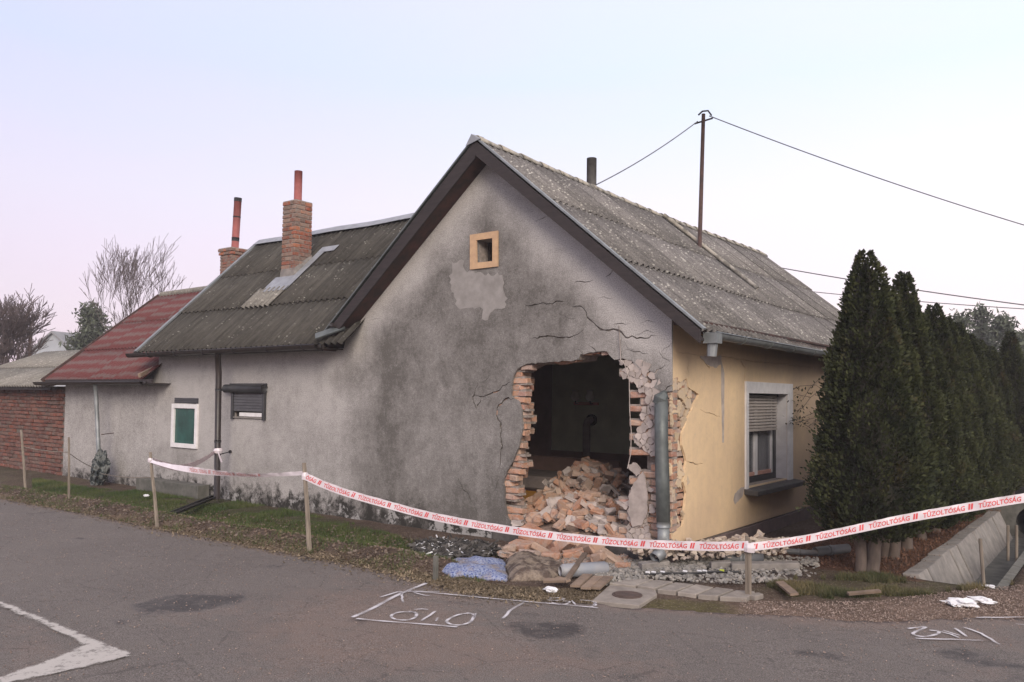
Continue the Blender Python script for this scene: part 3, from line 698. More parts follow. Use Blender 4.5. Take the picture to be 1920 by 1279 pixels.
gwn = empty('bathroom_window'); gwn.parent = house
x0, x1, z0, z1 = wall_rect(325, 371, 757, 842); 
m_ = MB(); t_ = .075
for a, b in (((x0, z0), (x1, z0 + t_)), ((x0, z1 - t_), (x1, z1)), ((x0, z0 + t_), (x0 + t_, z1 - t_)), ((x1 - t_, z0 + t_), (x1, z1 - t_))):
    box('frame', (a[0], -.035, a[1]), (b[0], .03, b[1]), M['white_paint'], gwn, .004)
def glass(name, c, rough=.15):
    m, t, b = new_mat(name); n = NB(t); co = n.coord('Object')
    f = n.noise(n.coord('Object', False, (1, 1, .7)), 4, 3)
    n.lk(n.mix(n.rng(f, .35, .65), c, tuple(v * 1.9 for v in c[:3]) + (1,)), b.inputs['Base Color']); b.inputs['Roughness'].default_value = rough
    b.inputs['Specular IOR Level'].default_value = .5; return m
M['green_glass'] = glass('green_curtained_glass', L(.014, .052, .044), .25); M['dark_glass'] = glass('dark_glass', L(.02, .02, .022), .06)
box('pane', (x0 + t_, .002, z0 + t_), (x1 - t_, .01, z1 - t_), M['green_glass'], gwn)
MB().box((x0 + .04, -.004, z1 + .012), (x1 - .02, .02, z1 + .105)).build('vent_grille', M['slat_dark'], gwn)
for k in range(3): box('louvre', (x0 + .05, -.012, z1 + .022 + k * .028), (x1 - .03, -.005, z1 + .036 + k * .028), M['anthracite'], gwn)
box('backing', (x0 - .05, .2, z0 - .05), (x1 + .05, .22, z1 + .1), M['black'], gwn)

sw = empty('shuttered_window'); sw.parent = house
x0, x1, z0, z1 = wall_rect(439, 499, 738, 786)
bx0 = wp(429, 728)[0]; bz = wp(462, 729)[1]; r_ = .068
MB().tube([(bx0, -.06, bz), (x1 + .02, -.06, bz)], r_, 14).build('roller_box', M['anthracite'], sw, True)
MB().box((bx0 + .06, -.03, bz), (x1 + .01, -.001, bz + .085)).build('box_back', M['anthracite'], sw)
for xa in (x0 - .015, x1 - .05): box('guide_rail', (xa, -.05, z0 - .02), (xa + .05, -.002, z1 + .02), M['anthracite'], sw, .004)
for k in range(6):
    zz = z1 - .01 - k * .045; box('slat', (x0 + .035, -.03, zz - .042), (x1 - .05, -.014, zz), M['slat_dark'], sw, .004)
box('sill', (x0 + .02, -.03, z0 - .0), (x1 - .03, .1, z0 + .022), M['concrete'], sw, .003)
box('pane', (x0, .05, z0), (x1, .06, z1), M['dark_glass'], sw); box('bottom_rail', (x0 + .16, -.004, z0 + .03), (x1 - .06, .02, z0 + .09), M['white_paint'], sw)

yw = empty('street_window'); yw.parent = house
so = [yp(1394, 715), yp(1483.5, 720)]
sa = .05
zt_ = yp(1396, 715)[1]; ya = wy0 - .09; yb = wy1 + .19
plate('surround', [(ya, wz_b - .03), (wy0, wz_b - .03), (wy0, wz_t), (wy1, wz_t), (wy1, wz_b - .03), (yb, wz_b - .03), (yb, zt_), (ya, zt_)], [], FY(.024), .022, 0, M['white_paint'], yw)
box('reveal', (-.33, wy1 - .001, wz_b), (-.001, wy1 + .02, wz_t), M['white_paint'], yw); box('reveal', (-.33, wy0 - .02, wz_b), (-.001, wy0 + .001, wz_t), M['white_paint'], yw)
box('reveal', (-.33, wy0, wz_t - .001), (-.001, wy1, wz_t + .02), M['sill'], yw)
fx = -.15; ft = .075
box('outer_frame', (fx - .06, wy0, wz_b), (fx, wy0 + ft, wz_t), M['anthracite'], yw, .003); box('outer_frame', (fx - .06, wy1 - .1, wz_b), (fx, wy1, wz_t), M['anthracite'], yw, .003)
box('outer_frame', (fx - .06, wy0 + ft, wz_b), (fx, wy1 - .1, wz_b + .07), M['anthracite'], yw, .003)
zmid = yp(1401, 807)[1]
ns = 11; hh = (wz_t - .02 - zmid) / ns
for k in range(ns): box('slat', (-.105, wy0 + .02, zmid + k * hh + .007), (-.085, wy1 - .13, zmid + (k + 1) * hh - .001), M['slat'], yw, .006)
box('shutter_rail', (-.11, wy0 + .02, zmid - .03), (-.085, wy1 - .13, zmid + .002), M['slat'], yw, .003)
box('shutter_box', (-.2, wy0 + .01, wz_t - .04), (-.11, wy1 - .01, wz_t - .002), M['black'], yw)
iy0, iy1 = wy0 + ft, wy1 - .1
im = (iy0 + iy1) / 2 + .02
box('casement_frame', (fx - .05, iy0, wz_b + .07), (fx - .01, iy0 + .24, wz_t), M['anthracite'], yw, .003)
for a, b in ((iy0 + .26, im - .02), (im + .02, iy1 - .02)):
    box('casement_frame', (fx - .055, a - .02, wz_b + .08), (fx - .012, a + .035, wz_t), M['white_paint'], yw, .003); box('casement_frame', (fx - .055, b - .035, wz_b + .08), (fx - .012, b + .02, wz_t), M['white_paint'], yw, .003)
    box('casement_frame', (fx - .055, a + .035, wz_b + .08), (fx - .012, b - .035, wz_b + .13), M['pink_wood'], yw, .003)
m_ = MB()
N = 60; cv = []; cf = []
for i in range(N + 1):
    y = wy0 + (wy1 - wy0) * i / N; x = -.27 + .015 * math.sin(i * .9) + .008 * math.sin(i * 2.1)
    cv += [(x, y, wz_b), (x, y, wz_t)]
m_.add(cv, [(2 * i, 2 * i + 2, 2 * i + 3, 2 * i + 1) for i in range(N)]); m_.build('curtain', M['curtain'], yw)
def clear_glass():
    m, t, b = new_mat('window_glass'); b.inputs['Base Color'].default_value = (.25, .26, .28, 1); b.inputs['Roughness'].default_value = .03
    b.inputs['Alpha'].default_value = .35; return m
M['glass'] = clear_glass()
box('pane', (fx - .035, iy0 + .02, wz_b + .1), (fx - .031, iy1, zmid), M['glass'], yw)
m_ = MB(); ssy0 = wy0 - .10; ssy1 = wy1 + .26
m_.add([(-.14, ssy0, wz_b - .005), (.17, ssy0, wz_b - .035), (.17, ssy1, wz_b - .035), (-.14, ssy1, wz_b - .005), (-.14, ssy0, wz_b - .075), (.17, ssy0, wz_b - .10), (.17, ssy1, wz_b - .10), (-.14, ssy1, wz_b - .075)], [(0, 1, 2, 3), (7, 6, 5, 4), (0, 4, 5, 1), (1, 5, 6, 2), (2, 6, 7, 3), (3, 7, 4, 0)])
m_.build('sill', M['sill'], yw, bevel=.008)

# ------------------------------------------------------------------ corrugated roofs
def corr_mesh(name, w, l, mat, pitch=.13, amp=.022, seg=8, thick=.007):
    n = int(round(w / pitch)) * seg; v = []; f = []
    for t in (0, -thick):
        for yy in (0, l):
            for i in range(n + 1): v.append((w * i / n, yy, amp * math.cos(2 * PI * i / seg) + t))
    r = n + 1
    for i in range(n):
        f.append((i, i + 1, r + i + 1, r + i)); f.append((2 * r + i, 3 * r + i, 3 * r + i + 1, 2 * r + i + 1)); f.append((i, 2 * r + i, 2 * r + i + 1, i + 1)); f.append((r + i, r + i + 1, 3 * r + i + 1, 3 * r + i))
    f += [(0, r, 3 * r, 2 * r), (n, 2 * r + n, 3 * r + n, r + n)]
    me = mesh(name, v, f); me.materials.append(mat)
    me.polygons.foreach_set('use_smooth', [(i % 4) < 2 for i in range(len(me.polygons))]); return me
def slope(parent, O, A, Sv, length, slen, rows, mat, name='roof_sheet', pitch=.13, w=.91, skip=None, amp=.022, sag=None, mats=None):
    A = Vector(A).normalized(); Sv = Vector(Sv).normalized(); N = A.cross(Sv).normalized()
    fl_ = 1
    if N.z < 0: N = -N; fl_ = -1
    ov = .13; ln = (slen - ov) / rows + ov; cache = {}
    for r in range(rows):
        x = 0; c = 0
        while x < length - .05:
            ww = min(w, length - x); ww = max(pitch, round(ww / pitch) * pitch)
            if not (skip and skip(x + ww / 2, r)):
                mt = mats(c, r) if mats else mat
                key = (round(ww, 2), mt.name)
                if key not in cache: cache[key] = corr_mesh(name, ww, ln, mt, pitch, amp)
                base = Vector(O) + A * x + Sv * (r * (ln - ov)) + N * (.011 if r else .0)
                if sag: base = base + Vector((0, 0, sag(x)))
                tl = -.016 / ln if True else 0
                Y = (Sv + N * tl * (1 if r or True else 0)).normalized(); X = A if fl_ > 0 else A
                Z = X.cross(Y)
                if Z.z < 0:   # keep the upper side up
                    Z = -Z; 
                    mw = Matrix(((X.x, Y.x, Z.x, base.x), (X.y, Y.y, Z.y, base.y), (X.z, Y.z, Z.z, base.z), (0, 0, 0, 1)))
                else: mw = Matrix(((X.x, Y.x, Z.x, base.x), (X.y, Y.y, Z.y, base.y), (X.z, Y.z, Z.z, base.z), (0, 0, 0, 1)))
                jr = Matrix.Rotation(random.uniform(-.004, .004), 4, 'Z')
                link(name, cache[key], None, parent, mw @ jr)
            x += w; c += 1
YF, YB = -.22, 9.3
sagf = lambda x: -.05 * math.sin(PI * min(1, x / 9.5)) ** 2 * 1.0
slen = math.hypot(EAVE_X - XR, ZR - EAVE_Z)
# A along Y, S up the slope; choose A direction so that A x S points up
slope(house, (EAVE_X + .02, YF, EAVE_Z - .01), (0, 1, 0), (-(EAVE_X - XR), 0, ZR - EAVE_Z), YB - YF, slen, 3, M['roof_grey'], sag=sagf)
LX = -5.28; LZ = ZR - SL * (XR - LX)
slope(house, (LX, YB, LZ), (0, -1, 0), (XR - LX, 0, ZR - LZ), YB - YF - .02, math.hypot(XR - LX, ZR - LZ), 3, M['roof_dark'])
# pale rib where two sheet rows of the main roof meet crosswise
qy = 4.55
m_ = MB(); m_.tube([(XR + .1, qy, ZR - .05), (EAVE_X - 1.2, qy, EAVE_Z + 1.2 * SL + .02)], .035, 6); m_.build('joint_strip', M['cap_cream'], house, True)
# wing roof, front and back slopes
WE = (-.37, 2.40)
wl_ = math.hypot(WR_Y - WE[0], WR_Z - WE[1]); wsl = (0, WR_Y - WE[0], WR_Z - WE[1])
def wskip(xc, r):
    x = WX0 - .12 + xc
    return x > (-5.0, -4.1, -3.3)[r]
slope(house, (WX0 - .12, WE[0], WE[1]), (1, 0, 0), wsl, 7.3, wl_, 3, M['roof_dark'], skip=wskip)
slope(house, (-4.0, 2 * WR_Y - WE[0], WE[1]), (-1, 0, 0), (0, -(WR_Y - WE[0]), WR_Z - WE[1]), 6.1, wl_, 3, M['roof_dark'])
# ridge of the main roof: overlapping cream half-round tiles
ridx = 0
y = YF
while y < YB - .1:
    z = ZR + sagf(y - YF) + .002
    m_ = MB(); m_.tube([(XR, y - .02, z - .035), (XR, y + .46, z - .045)], [.075, .062], 8, cap=False, closed=False, a0=0, a1=PI)
    o = m_.build('ridge_tile', M['cap_cream'], house, True)
    mo = o.modifiers.new('s', 'SOLIDIFY'); mo.thickness = .012
    y += .44
# metal ridge cap of the wing
m_ = MB(); xe = -4.0
xs_ = np.linspace(WX0 - .1, xe, 14)
for a, b in zip(xs_[:-1], xs_[1:]):
    zz0 = WR_Z + .05 + .01 * math.sin(a * 3); zz1 = WR_Z + .05 + .01 * math.sin(b * 3)
    m_.add([(a, WR_Y - .14, zz0 - .115), (b, WR_Y - .14, zz1 - .115), (b, WR_Y, zz1 + .0), (a, WR_Y, zz0), (b, WR_Y + .17, zz1 - .14), (a, WR_Y + .17, zz0 - .14)], [(0, 1, 2, 3), (3, 2, 4, 5)])
o = m_.build('ridge_cap', M['flash'], house); o.modifiers.new('s', 'SOLIDIFY').thickness = .006
# wing verge flashing on the far left end
d_ = Vector(wsl).normalized(); nrm = Vector((0, -d_.z, d_.y))
def strip(name, p0, p1, wdt, th, up, mat, parent, lift=0.0):
    p0 = Vector(p0); p1 = Vector(p1); d = (p1 - p0).normalized(); s = d.cross(Vector(up)).normalized(); u = s.cross(d)
    m_ = MB(); v = []
    for p in (p0, p1):
        for a, b in ((-1, 0), (1, 0), (1, 1), (-1, 1)): v.append(p + s * a * wdt / 2 + u * (lift + b * th))
    m_.add(v, [(0, 1, 2, 3), (7, 6, 5, 4), (0, 4, 5, 1), (1, 5, 6, 2), (2, 6, 7, 3), (3, 7, 4, 0)]); return m_.build(name, mat, parent)
strip('verge_flashing', (WX0 - .1, WE[0], WE[1]), (WX0 - .1, WR_Y, WR_Z), .08, .03, nrm, M['galv'], house)
strip('barge_board', (WX0 - .14, WE[0] + .03, WE[1] - .08), (WX0 - .14, WR_Y, WR_Z - .08), .025, .09, nrm, M['dark_wood'], house)
# barge boards of the street gable (front face), soffits and metal edge
def gboard(xe, ze, name, mat, y0, y1, top, bot, ext=0):
    x1 = XR; z1 = ZR
    v = []
    for y in (y0, y1): v += [(xe, y, ze - bot), (x1, y, z1 - bot * 1.25), (x1, y, z1 - top), (xe, y, ze - top)]
    MB().add(v, [(0, 1, 2, 3), (7, 6, 5, 4), (0, 4, 5, 1), (3, 2, 6, 7), (0, 3, 7, 4), (1, 5, 6, 2)]).build(name, mat, house)
gboard(EAVE_X + .03, EAVE_Z + .0, 'barge_board', M['dark_wood'], YF - .035, YF - .012, .015, .155)
gboard(LX + .02, LZ, 'barge_board', M['dark_wood'], YF - .035, YF - .012, .015, .19)
gboard(EAVE_X - .02, EAVE_Z + .03, 'soffit', M['dark_wood'], YF - .01, .0, .12, .15)
gboard(LX + .02, LZ, 'soffit', M['red_wood'], YF - .01, .0, .15, .185)
for xe, ze in ((EAVE_X + .06, EAVE_Z - .03), (LX - .02, LZ - .02)):
    strip('verge_flashing', (xe, YF - .02, ze + .0), (XR, YF - .02, ZR - .0), .055, .02, (0, 0, 1), M['galv'] if xe > 0 else M['galv_dark'], house, .012)
MB().add([(XR - .03, YF - .07, ZR + .06), (XR + .1, YF - .06, ZR - .02), (XR - .13, YF - .06, ZR - .07), (XR + .02, YF + .12, ZR + .06)], [(0, 1, 3), (0, 3, 2), (0, 2, 1)]).build('ridge_end_flashing', M['flash'], house)
# boxed eave under the right side
box('soffit', (-.0, .03, EAVE_Z + .07), (.33, 9.1, EAVE_Z + .095), M['red_wood'], house)
box('fascia', (.325, YF + .03, EAVE_Z - .045), (.345, 9.2, EAVE_Z + .05), M['rust'], house)

def half_gutter(name, p0, p1, r, mat, parent, ends=True):
    p0 = Vector(p0); p1 = Vector(p1); d = (p1 - p0).normalized(); s = d.cross(Vector((0, 0, 1))).normalized(); n = 10; m_ = MB(); v = []; f = []
    for p in (p0, p1):
        for rr in (r, r - .004):
            for i in range(n + 1):
                a = PI + PI * i / n; v.append(p + s * math.cos(a) * rr + Vector((0, 0, math.sin(a) * rr)))
    k = n + 1
    for i in range(n):
        f.append((i, i + 1, 2 * k + i + 1, 2 * k + i)); f.append((k + i, 3 * k + i, 3 * k + i + 1, k + i + 1)); f.append((i, k + i, k + i + 1, i + 1)); f.append((2 * k + i, 2 * k + i + 1, 3 * k + i + 1, 3 * k + i))
    if ends: f += [tuple(range(k)), tuple(2 * k + i for i in reversed(range(k)))]
    m_.add(v, f)
    m_.tube([p0 - s * r, p1 - s * r], .008, 6); m_.tube([p0 + s * r, p1 + s * r], .008, 6)
    return m_.build(name, mat, parent, True)
def bracket(parent, p, d, r, mat):
    d = Vector(d).normalized(); s = d.cross(Vector((0, 0, 1))).normalized(); p = Vector(p)
    pts = [p + s * math.cos(PI + PI * i / 10) * (r + .006) + Vector((0, 0, math.sin(PI + PI * i / 10) * (r + .006))) for i in range(11)]
    MB().tube(pts, .009, 5).build('bracket', mat, parent)
g = half_gutter('gutter', (.44, -.04, EAVE_Z - .03), (.44, 9.2, EAVE_Z - .06), .065, M['galv'], house)
for k in range(11): bracket(g, (.44, .75 + k * .8, EAVE_Z - .032 - k * .0026), (0, 1, 0), .065, M['galv_dark'])
m_ = MB(); m_.box((.37, -.05, EAVE_Z - .14), (.51, .10, EAVE_Z - .035)); m_.tube([(.44, .025, EAVE_Z - .13), (.43, .025, EAVE_Z - .27)], [.055, .048], 12); m_.build('gutter_outlet', M['galv'], house, False)
g = half_gutter('gutter', (WX0 - .2, -.44, 2.365), (-5.12, -.44, 2.385), .065, M['brown_gutter'], house)
for k in range(6): bracket(g, (WX0 + .5 + k * .82, -.44, 2.367 + k * .004), (1, 0, 0), .065, M['black_plastic'])
MB().box((WX0 - .1, -.36, 2.33), (-5.1, -.34, 2.385)).build('fascia', M['dark_wood'], house)
MB().box((WX0 - .08, -.34, 2.335), (-5.1, -.002, 2.35)).build('soffit', M['dark_wood'], house)
# crooked sheet metal where wing eave meets gable
p0 = un(592, 632, 1, -.42); p1 = un(647, 613, 1, -.18)
o = strip('valley_flashing', p0, p1, .12, .02, (0, -.8, .6), M['galv_dark'], house); 
strip('valley_flashing', un(618, 610, 1, -.30), un(650, 612, 1, -.12), .1, .015, (0, -.7, .7), M['brown_gutter'], house)
# brown downpipe with wall hooks
dp = empty('downpipe'); dp.parent = house
dx_t = wp(411, 665, -.40)[0]; dx_b = wp(407, 925, -.36)[0]
MB().tube([(dx_t, -.43, 2.32), (dx_t, -.40, 2.0), (dx_b, -.36, .06)], .047, 12).build('pipe', M['brown_gutter'], dp, True)
for zz in (1.75, .95): MB().tube([(dx_b + (dx_t - dx_b) * zz / 2.2, -.36 - .018 * zz, zz - .02), (dx_b + (dx_t - dx_b) * zz / 2.2, -.36 - .018 * zz, zz + .02)], .053, 12).build('clamp', M['black_plastic'], dp, True)
h_ = wp(433, 847); MB().tube([(h_[0], -.005, h_[1]), (dx_b + .02, -.37, h_[1] - .02)], .009, 5).tube([(h_[0], -.001, h_[1]), (h_[0], -.03, h_[1])], .025, 8).build('hook', M['soot'], dp)
# broken wide drainpipe at the shattered corner
bp = empty('broken_downpipe'); bp.parent = house
pa = [wp(1240, 750, -.10), wp(1242, 900, -.10), wp(1244, 985, -.10), wp(1245, 1015, -.10)]
r_ = .068
seg1 = [(pa[0][0], -.10, pa[0][1]), (pa[0][0] + .002, -.10, (pa[0][1] + pa[1][1]) / 2), (pa[1][0], -.10, pa[1][1])]
R2 = MB(); R2.tube(seg1 + [(pa[2][0], -.10, pa[2][1])], [r_, r_ * .97, r_ * 1.02, r_], 14, cap=False); 
o = R2.build('pipe', M['galv_dark'], bp, True); o.modifiers.new('s', 'SOLIDIFY').thickness = .004
cz = pa[0][1]
MB().tube([(pa[0][0] - .015, -.10, cz - .03), (pa[0][0], -.11, cz + .02), (pa[0][0] + .02, -.085, cz + .05), (pa[0][0] + .01, -.06, cz + .075)], [r_ * 1.06, r_ * 1.1, r_ * .75, r_ * .5], 12).build('crushed_collar', M['galv_dark'], bp)
MB().tube([(pa[2][0], -.10, pa[2][1] + .04), (pa[2][0], -.10, pa[2][1] - .02)], r_ * 1.07, 14).build('collar', M['galv'], bp, True)
e1 = un(1237, 1040, 1, -.28)
o = MB().tube([(pa[2][0], -.10, pa[2][1] - .01), (pa[3][0], -.11, pa[3][1] - .08), (pa[3][0] - .005, -.14, .12), (e1.x, e1.y, e1.z + .01), (e1.x - .02, e1.y - .07, e1.z - .03)], .058, 14, cap=False).build('elbow', M['galv'], bp, True)
o.modifiers.new('s', 'SOLIDIFY').thickness = .004

# ------------------------------------------------------------------ chimneys, pipes, mast
def roofz(y): return WE[1] + (y - WE[0]) * (WR_Z - WE[1]) / (WR_Y - WE[0])
def chimney(cx, cy, w, d, zb, zt, meshes, halfs, label_part, cap=False, pipe_r=.06, pipe_h=.55, pm=None, tilt=0, pbase=0):
    c = empty('chimney', (cx, cy, 0)); c.parent = house
    box('mortar_core', (-w / 2 + .012, -d / 2 + .012, zb - .5), (w / 2 - .012, d / 2 - .012, zt - .01), M['mortar'], c)
    h = .062 + .012; n = int((zt - zb) / h); cnt = 0
    for k in range(n):
        z = zt - h / 2 - k * h; g_ = .0
        if cap and k < 2: g_ = .04 if k == 0 else .03
        W_ = w / 2 + g_; D_ = d / 2 + g_
        nx = 2; lx = (2 * W_ - .1 * 0) / nx
        def row(a0, a1, fixed, front):
            nonlocal cnt
            a_ = a0; fst = random.random() < .5
            while a_ < a1 - .03:
                ln = min(.205 if fst else .10, a1 - a_); fst = not fst
                if a1 - a_ - ln < .04: ln = a1 - a_
                c_ = a_ + ln / 2; loc = (c_, fixed + random.uniform(-.004, .003), z) if front else (fixed + random.uniform(-.003, .004), c_, z)
                put_brick(chim_bricks, loc, (random.uniform(-.02, .02), 0, (0 if front else PI / 2) + random.uniform(-.02, .02)), c, sc=((ln - .008) / .2, 1, 1)); cnt += 1
                a_ += ln
        if k % 2: row(-W_, W_ - .108, -D_ + .05, True); row(-D_, D_, W_ - .05, False)
        else: row(-W_, W_, -D_ + .05, True); row(-D_ + .108, D_, W_ - .05, False)
    if not cap:
        box('mortar_top', (-w / 2 + .005, -d / 2 + .005, zt - .01), (w / 2 - .005, d / 2 - .005, zt + .012), M['mortar'], c)
    else: box('mortar_top', (-w / 2 - .03, -d / 2 - .03, zt - .01), (w / 2 + .03, d / 2 + .03, zt + .015), M['mortar'], c)
    MB().tube([(0, 0, zt), (tilt, 0, zt + pipe_h)], pipe_r, 14).build('flue', pm, c, True)
    return c, cnt
# chimney on the wing roof
ybase = None
for yy in np.arange(.2, 2.0, .02):      # where the sight line meets the wing roof
    q = un(549, 524, 1, yy)
    if q.z < roofz(yy): ybase = yy; break
print('chimney A at', q, ybase)
wA = .36; cxA = q.x - wA / 2 - .02; cyA = ybase + wA / 2 + .04
ztA = un(549, 374, 1, ybase).z
zbA = roofz(ybase) + .04
cA, nA = chimney(cxA, cyA, wA, wA, zbA + .06, ztA, chim_bricks, chim_half, '', False, .07, .56, M['pipe_red'])
# mortar skirt and flashing
m_ = MB(); a = wA / 2
zf = roofz(cyA - a); zk = roofz(cyA + a)
m_.add([(-a - .02, -a - .02, zf - .03), (a + .02, -a - .02, zf - .03), (a + .02, a + .02, zk), (-a - .02, a + .02, zk), (-a - .001, -a - .001, zf + .16), (a + .001, -a - .001, zf + .16), (a + .001, a, zk + .1), (-a - .001, a, zk + .1)], [(0, 1, 5, 4), (1, 2, 6, 5), (2, 3, 7, 6), (3, 0, 4, 7)]); m_.build('mortar_skirt', M['concrete'], cA)
def onroof(xa, xb, ya, yb, name, mat, lift=.045, parent=house):
    v = [(xa, ya, roofz(ya) + lift), (xb, ya, roofz(ya) + lift), (xb, yb, roofz(yb) + lift), (xa, yb, roofz(yb) + lift)]
    o = MB().add(v, [(0, 1, 2, 3)]).build(name, mat, parent); o.modifiers.new('s', 'SOLIDIFY').thickness = .006; return o
onroof(cxA - a - .12, cxA + a + .20, cyA - a - .32, cyA - a - .02, 'chimney_flashing', M['flash'])
onroof(cxA + a + .02, cxA + a + .20, cyA - a - .02, cyA + a + .12, 'chimney_flashing', M['flash'], .047)
onroof(cxA + a + .02, cxA + a + .46, cyA + a + .10, cyA + a + .22, 'chimney_flashing', M['flash'], .052)
wlen = .52
me = corr_mesh('roof_sheet', .78, wlen, M['roof_pale'])
X = Vector((1, 0, 0)); Y = Vector(wsl).normalized(); Z = X.cross(Y); yb_ = cyA - a - .62
b_ = Vector((cxA - a - .22, yb_, roofz(yb_) + .035)); link('roof_sheet', me, None, house, Matrix(((X.x, Y.x, Z.x, b_.x), (X.y, Y.y, Z.y, b_.y), (X.z, Y.z, Z.z, b_.z), (0, 0, 0, 1))))
# chimney behind
qb = un(430, 466, 1, 3.2)
cB, nB = chimney(qb.x - .08, 3.4, .46, .46, qb.z - 1.1, qb.z, chim_bricks, chim_half, '', True, .085, 1.22, M['pipe_red'], .07)
for t0_, t1_ in ((.0, .03), (.17, .24), (.62, .645), (.93, 1.0)):
    MB().tube([(.07 * t0_, 0, qb.z + 1.22 * t0_), (.07 * t1_, 0, qb.z + 1.22 * t1_ + .002)], .0885, 14).build('soot_band', M['soot'], cB, True)
qv = un(1109, 357, 0, XR - .15); MB().tube([(XR - .15, qv.y, qv.z - .5), (XR - .15, qv.y, un(1109, 297, 0, XR - .15).z)], .075, 14).build('vent_pipe', M['dark_pipe'], house, True)
# service mast standing through the right slope
ms = None
for xx in np.arange(-2.4, .3, .02):
    q = un(1311, 457, 0, xx)
    if q.z > ZR - SL * (xx - XR): ms = q; break
for xx in np.arange(-2.4, .3, .02):
    q = un(1311, 457, 0, xx); zz = ZR - SL * (xx - XR)
    if abs(q.z - zz) < .03: ms = q
mt = un(1319, 214, 0, ms.x)
print('mast', ms, mt)
mast = empty('service_mast', (0, 0, 0)); mast.parent = house
MB().tube([(ms.x, ms.y, ms.z - .3), mt], [.036, .03], 10).build('pole', M['rust'], mast, True)
MB().tube([mt + Vector((-.09, 0, -.0)), mt + Vector((-.02, 0, .05)), mt + Vector((.08, 0, .04)), mt + Vector((.14, .0, -.05))], .014, 6).build('cable_entry', M['soot'], mast)
MB().tube([mt + Vector((-.16, 0, -.13)), mt + Vector((.16, 0, -.10))], .014, 6).build('cross_arm', M['soot'], mast)

# ------------------------------------------------------------------ wires
def wire(name, pts, r, mat, label, group=None):
    o = MB().tube(pts, r, 5).build(name, mat); return tag(o, label, 'wire', group)
def span(a, b, sag, n=24):
    a = Vector(a); b = Vector(b); return [a.lerp(b, i / n) - Vector((0, 0, sag * 4 * (i / n) * (1 - i / n))) for i in range(n + 1)]
far = un(2100, 474, 1, 9)
wire('service_cable', span(mt + Vector((.1, 0, -.05)), far, .10), .009, M['wire'], 'twisted service cable running from the roof mast to upper right')
vt = Vector((XR - .15, qv.y, un(1112, 352, 0, XR - .15).z))
wire('stay_wire', span(mt + Vector((-.1, 0, -.1)), vt, .06), .009, M['wire'], 'thin stay wire between the roof mast and the dark vent pipe')
for k, (ya_, yb__, lab) in enumerate((((505, 562), None, 'upper of the two distant power lines behind the thuja tops'), ((545, 571), None, 'lower of the two distant power lines behind the thuja tops'))):
    a = CAM + ray(1440, (498, 538)[k]) * 48; b = CAM + ray(2000, (582, 584)[k]) * 40
    wire('power_line', span(a, b, .12), (.03, .022)[k], M['wire_black'], lab, 'distant power lines')

# ------------------------------------------------------------------ ground, road
road_px = [(-400, 868), (0, 935), (150, 962), (297, 993), (450, 1021), (583, 1045), (660, 1058), (751, 1078), (800, 1090), (872, 1110), (950, 1118), (1031, 1124), (1113, 1130), (1145, 1137), (1198, 1141), (1262, 1143), (1330, 1148), (1400, 1151), (1480, 1154), (1528, 1157), (1600, 1165), (1680, 1166), (1740, 1163), (1829, 1158), (1920, 1160), (2100, 1160)]
road_edge = [gp(*p) for p in road_px]
road_edge[0] = (-22, -3.2)
road_poly = [(-60, -4.4)] + jag(road_edge, .035, .07, False, 8) + [(14, 2.5), (40, 3.5), (40, -30), (-60, -30)]
DIT = (2.10, 2.84, 1.0, 8.6)
def hz(X, Y):
    X = np.asarray(X, float); Y = np.asarray(Y, float)
    h = .012 * vnoise(X, Y, 1.1, 3).reshape(X.shape) + .010 * vnoise(X, Y, 4.5, 9).reshape(X.shape)
    dr = polydist(X, Y, road_edge, False); near = np.clip(dr / .25, 0, 1)
    inr = inside(X, Y, road_poly)
    bank = np.where(~inr & (X < -1.6) & (Y < .3), .10 * np.exp(-((dr - .45) / .3) ** 2) - .05 * np.exp(-((dr - 1.1) / .35) ** 2), 0)
    h = h * near + bank - .012
    h = np.where(inr, -.03, h)
    dit = (X > DIT[0]) & (X < DIT[1]) & (Y > DIT[2]) & (Y < DIT[3])
    return np.where(dit, -.50, h)
Z_ = {k: [gp(*p) for p in v] for k, v in {
    'grass': [(60, 895), (180, 915), (420, 930), (640, 975), (755, 1005), (770, 1022), (700, 1040), (600, 1022), (480, 1000), (330, 960), (200, 940), (60, 920)],
    'grass2': [(1480, 1085), (1560, 1070), (1700, 1080), (1900, 1085), (1900, 1100), (1700, 1115), (1560, 1120), (1430, 1110), (1440, 1095)],
    'moss': [(751, 1074), (860, 1085), (960, 1098), (1140, 1108), (1110, 1134), (1000, 1126), (870, 1113)],
    'moss2': [(1220, 1120), (1340, 1128), (1400, 1140), (1390, 1156), (1225, 1148), (1205, 1138)],
    'gravel': [(1390, 1128), (1500, 1130), (1640, 1128), (1800, 1108), (2000, 1090), (2000, 1240), (1840, 1228), (1740, 1205), (1600, 1172), (1500, 1164), (1380, 1156)],
    'ash': [(770, 1022), (820, 1012), (920, 1022), (945, 1040), (800, 1048)],
    'rubble': [(1120, 1060), (1250, 1045), (1420, 1040), (1500, 1060), (1500, 1085), (1380, 1085), (1200, 1098), (1140, 1090)]}.items()}
def band(X, Y, p, soft=.12):
    d = polydist(X, Y, p); return np.clip(np.where(inside(X, Y, p), .5 + d / soft, .5 - d / soft), 0, 1)
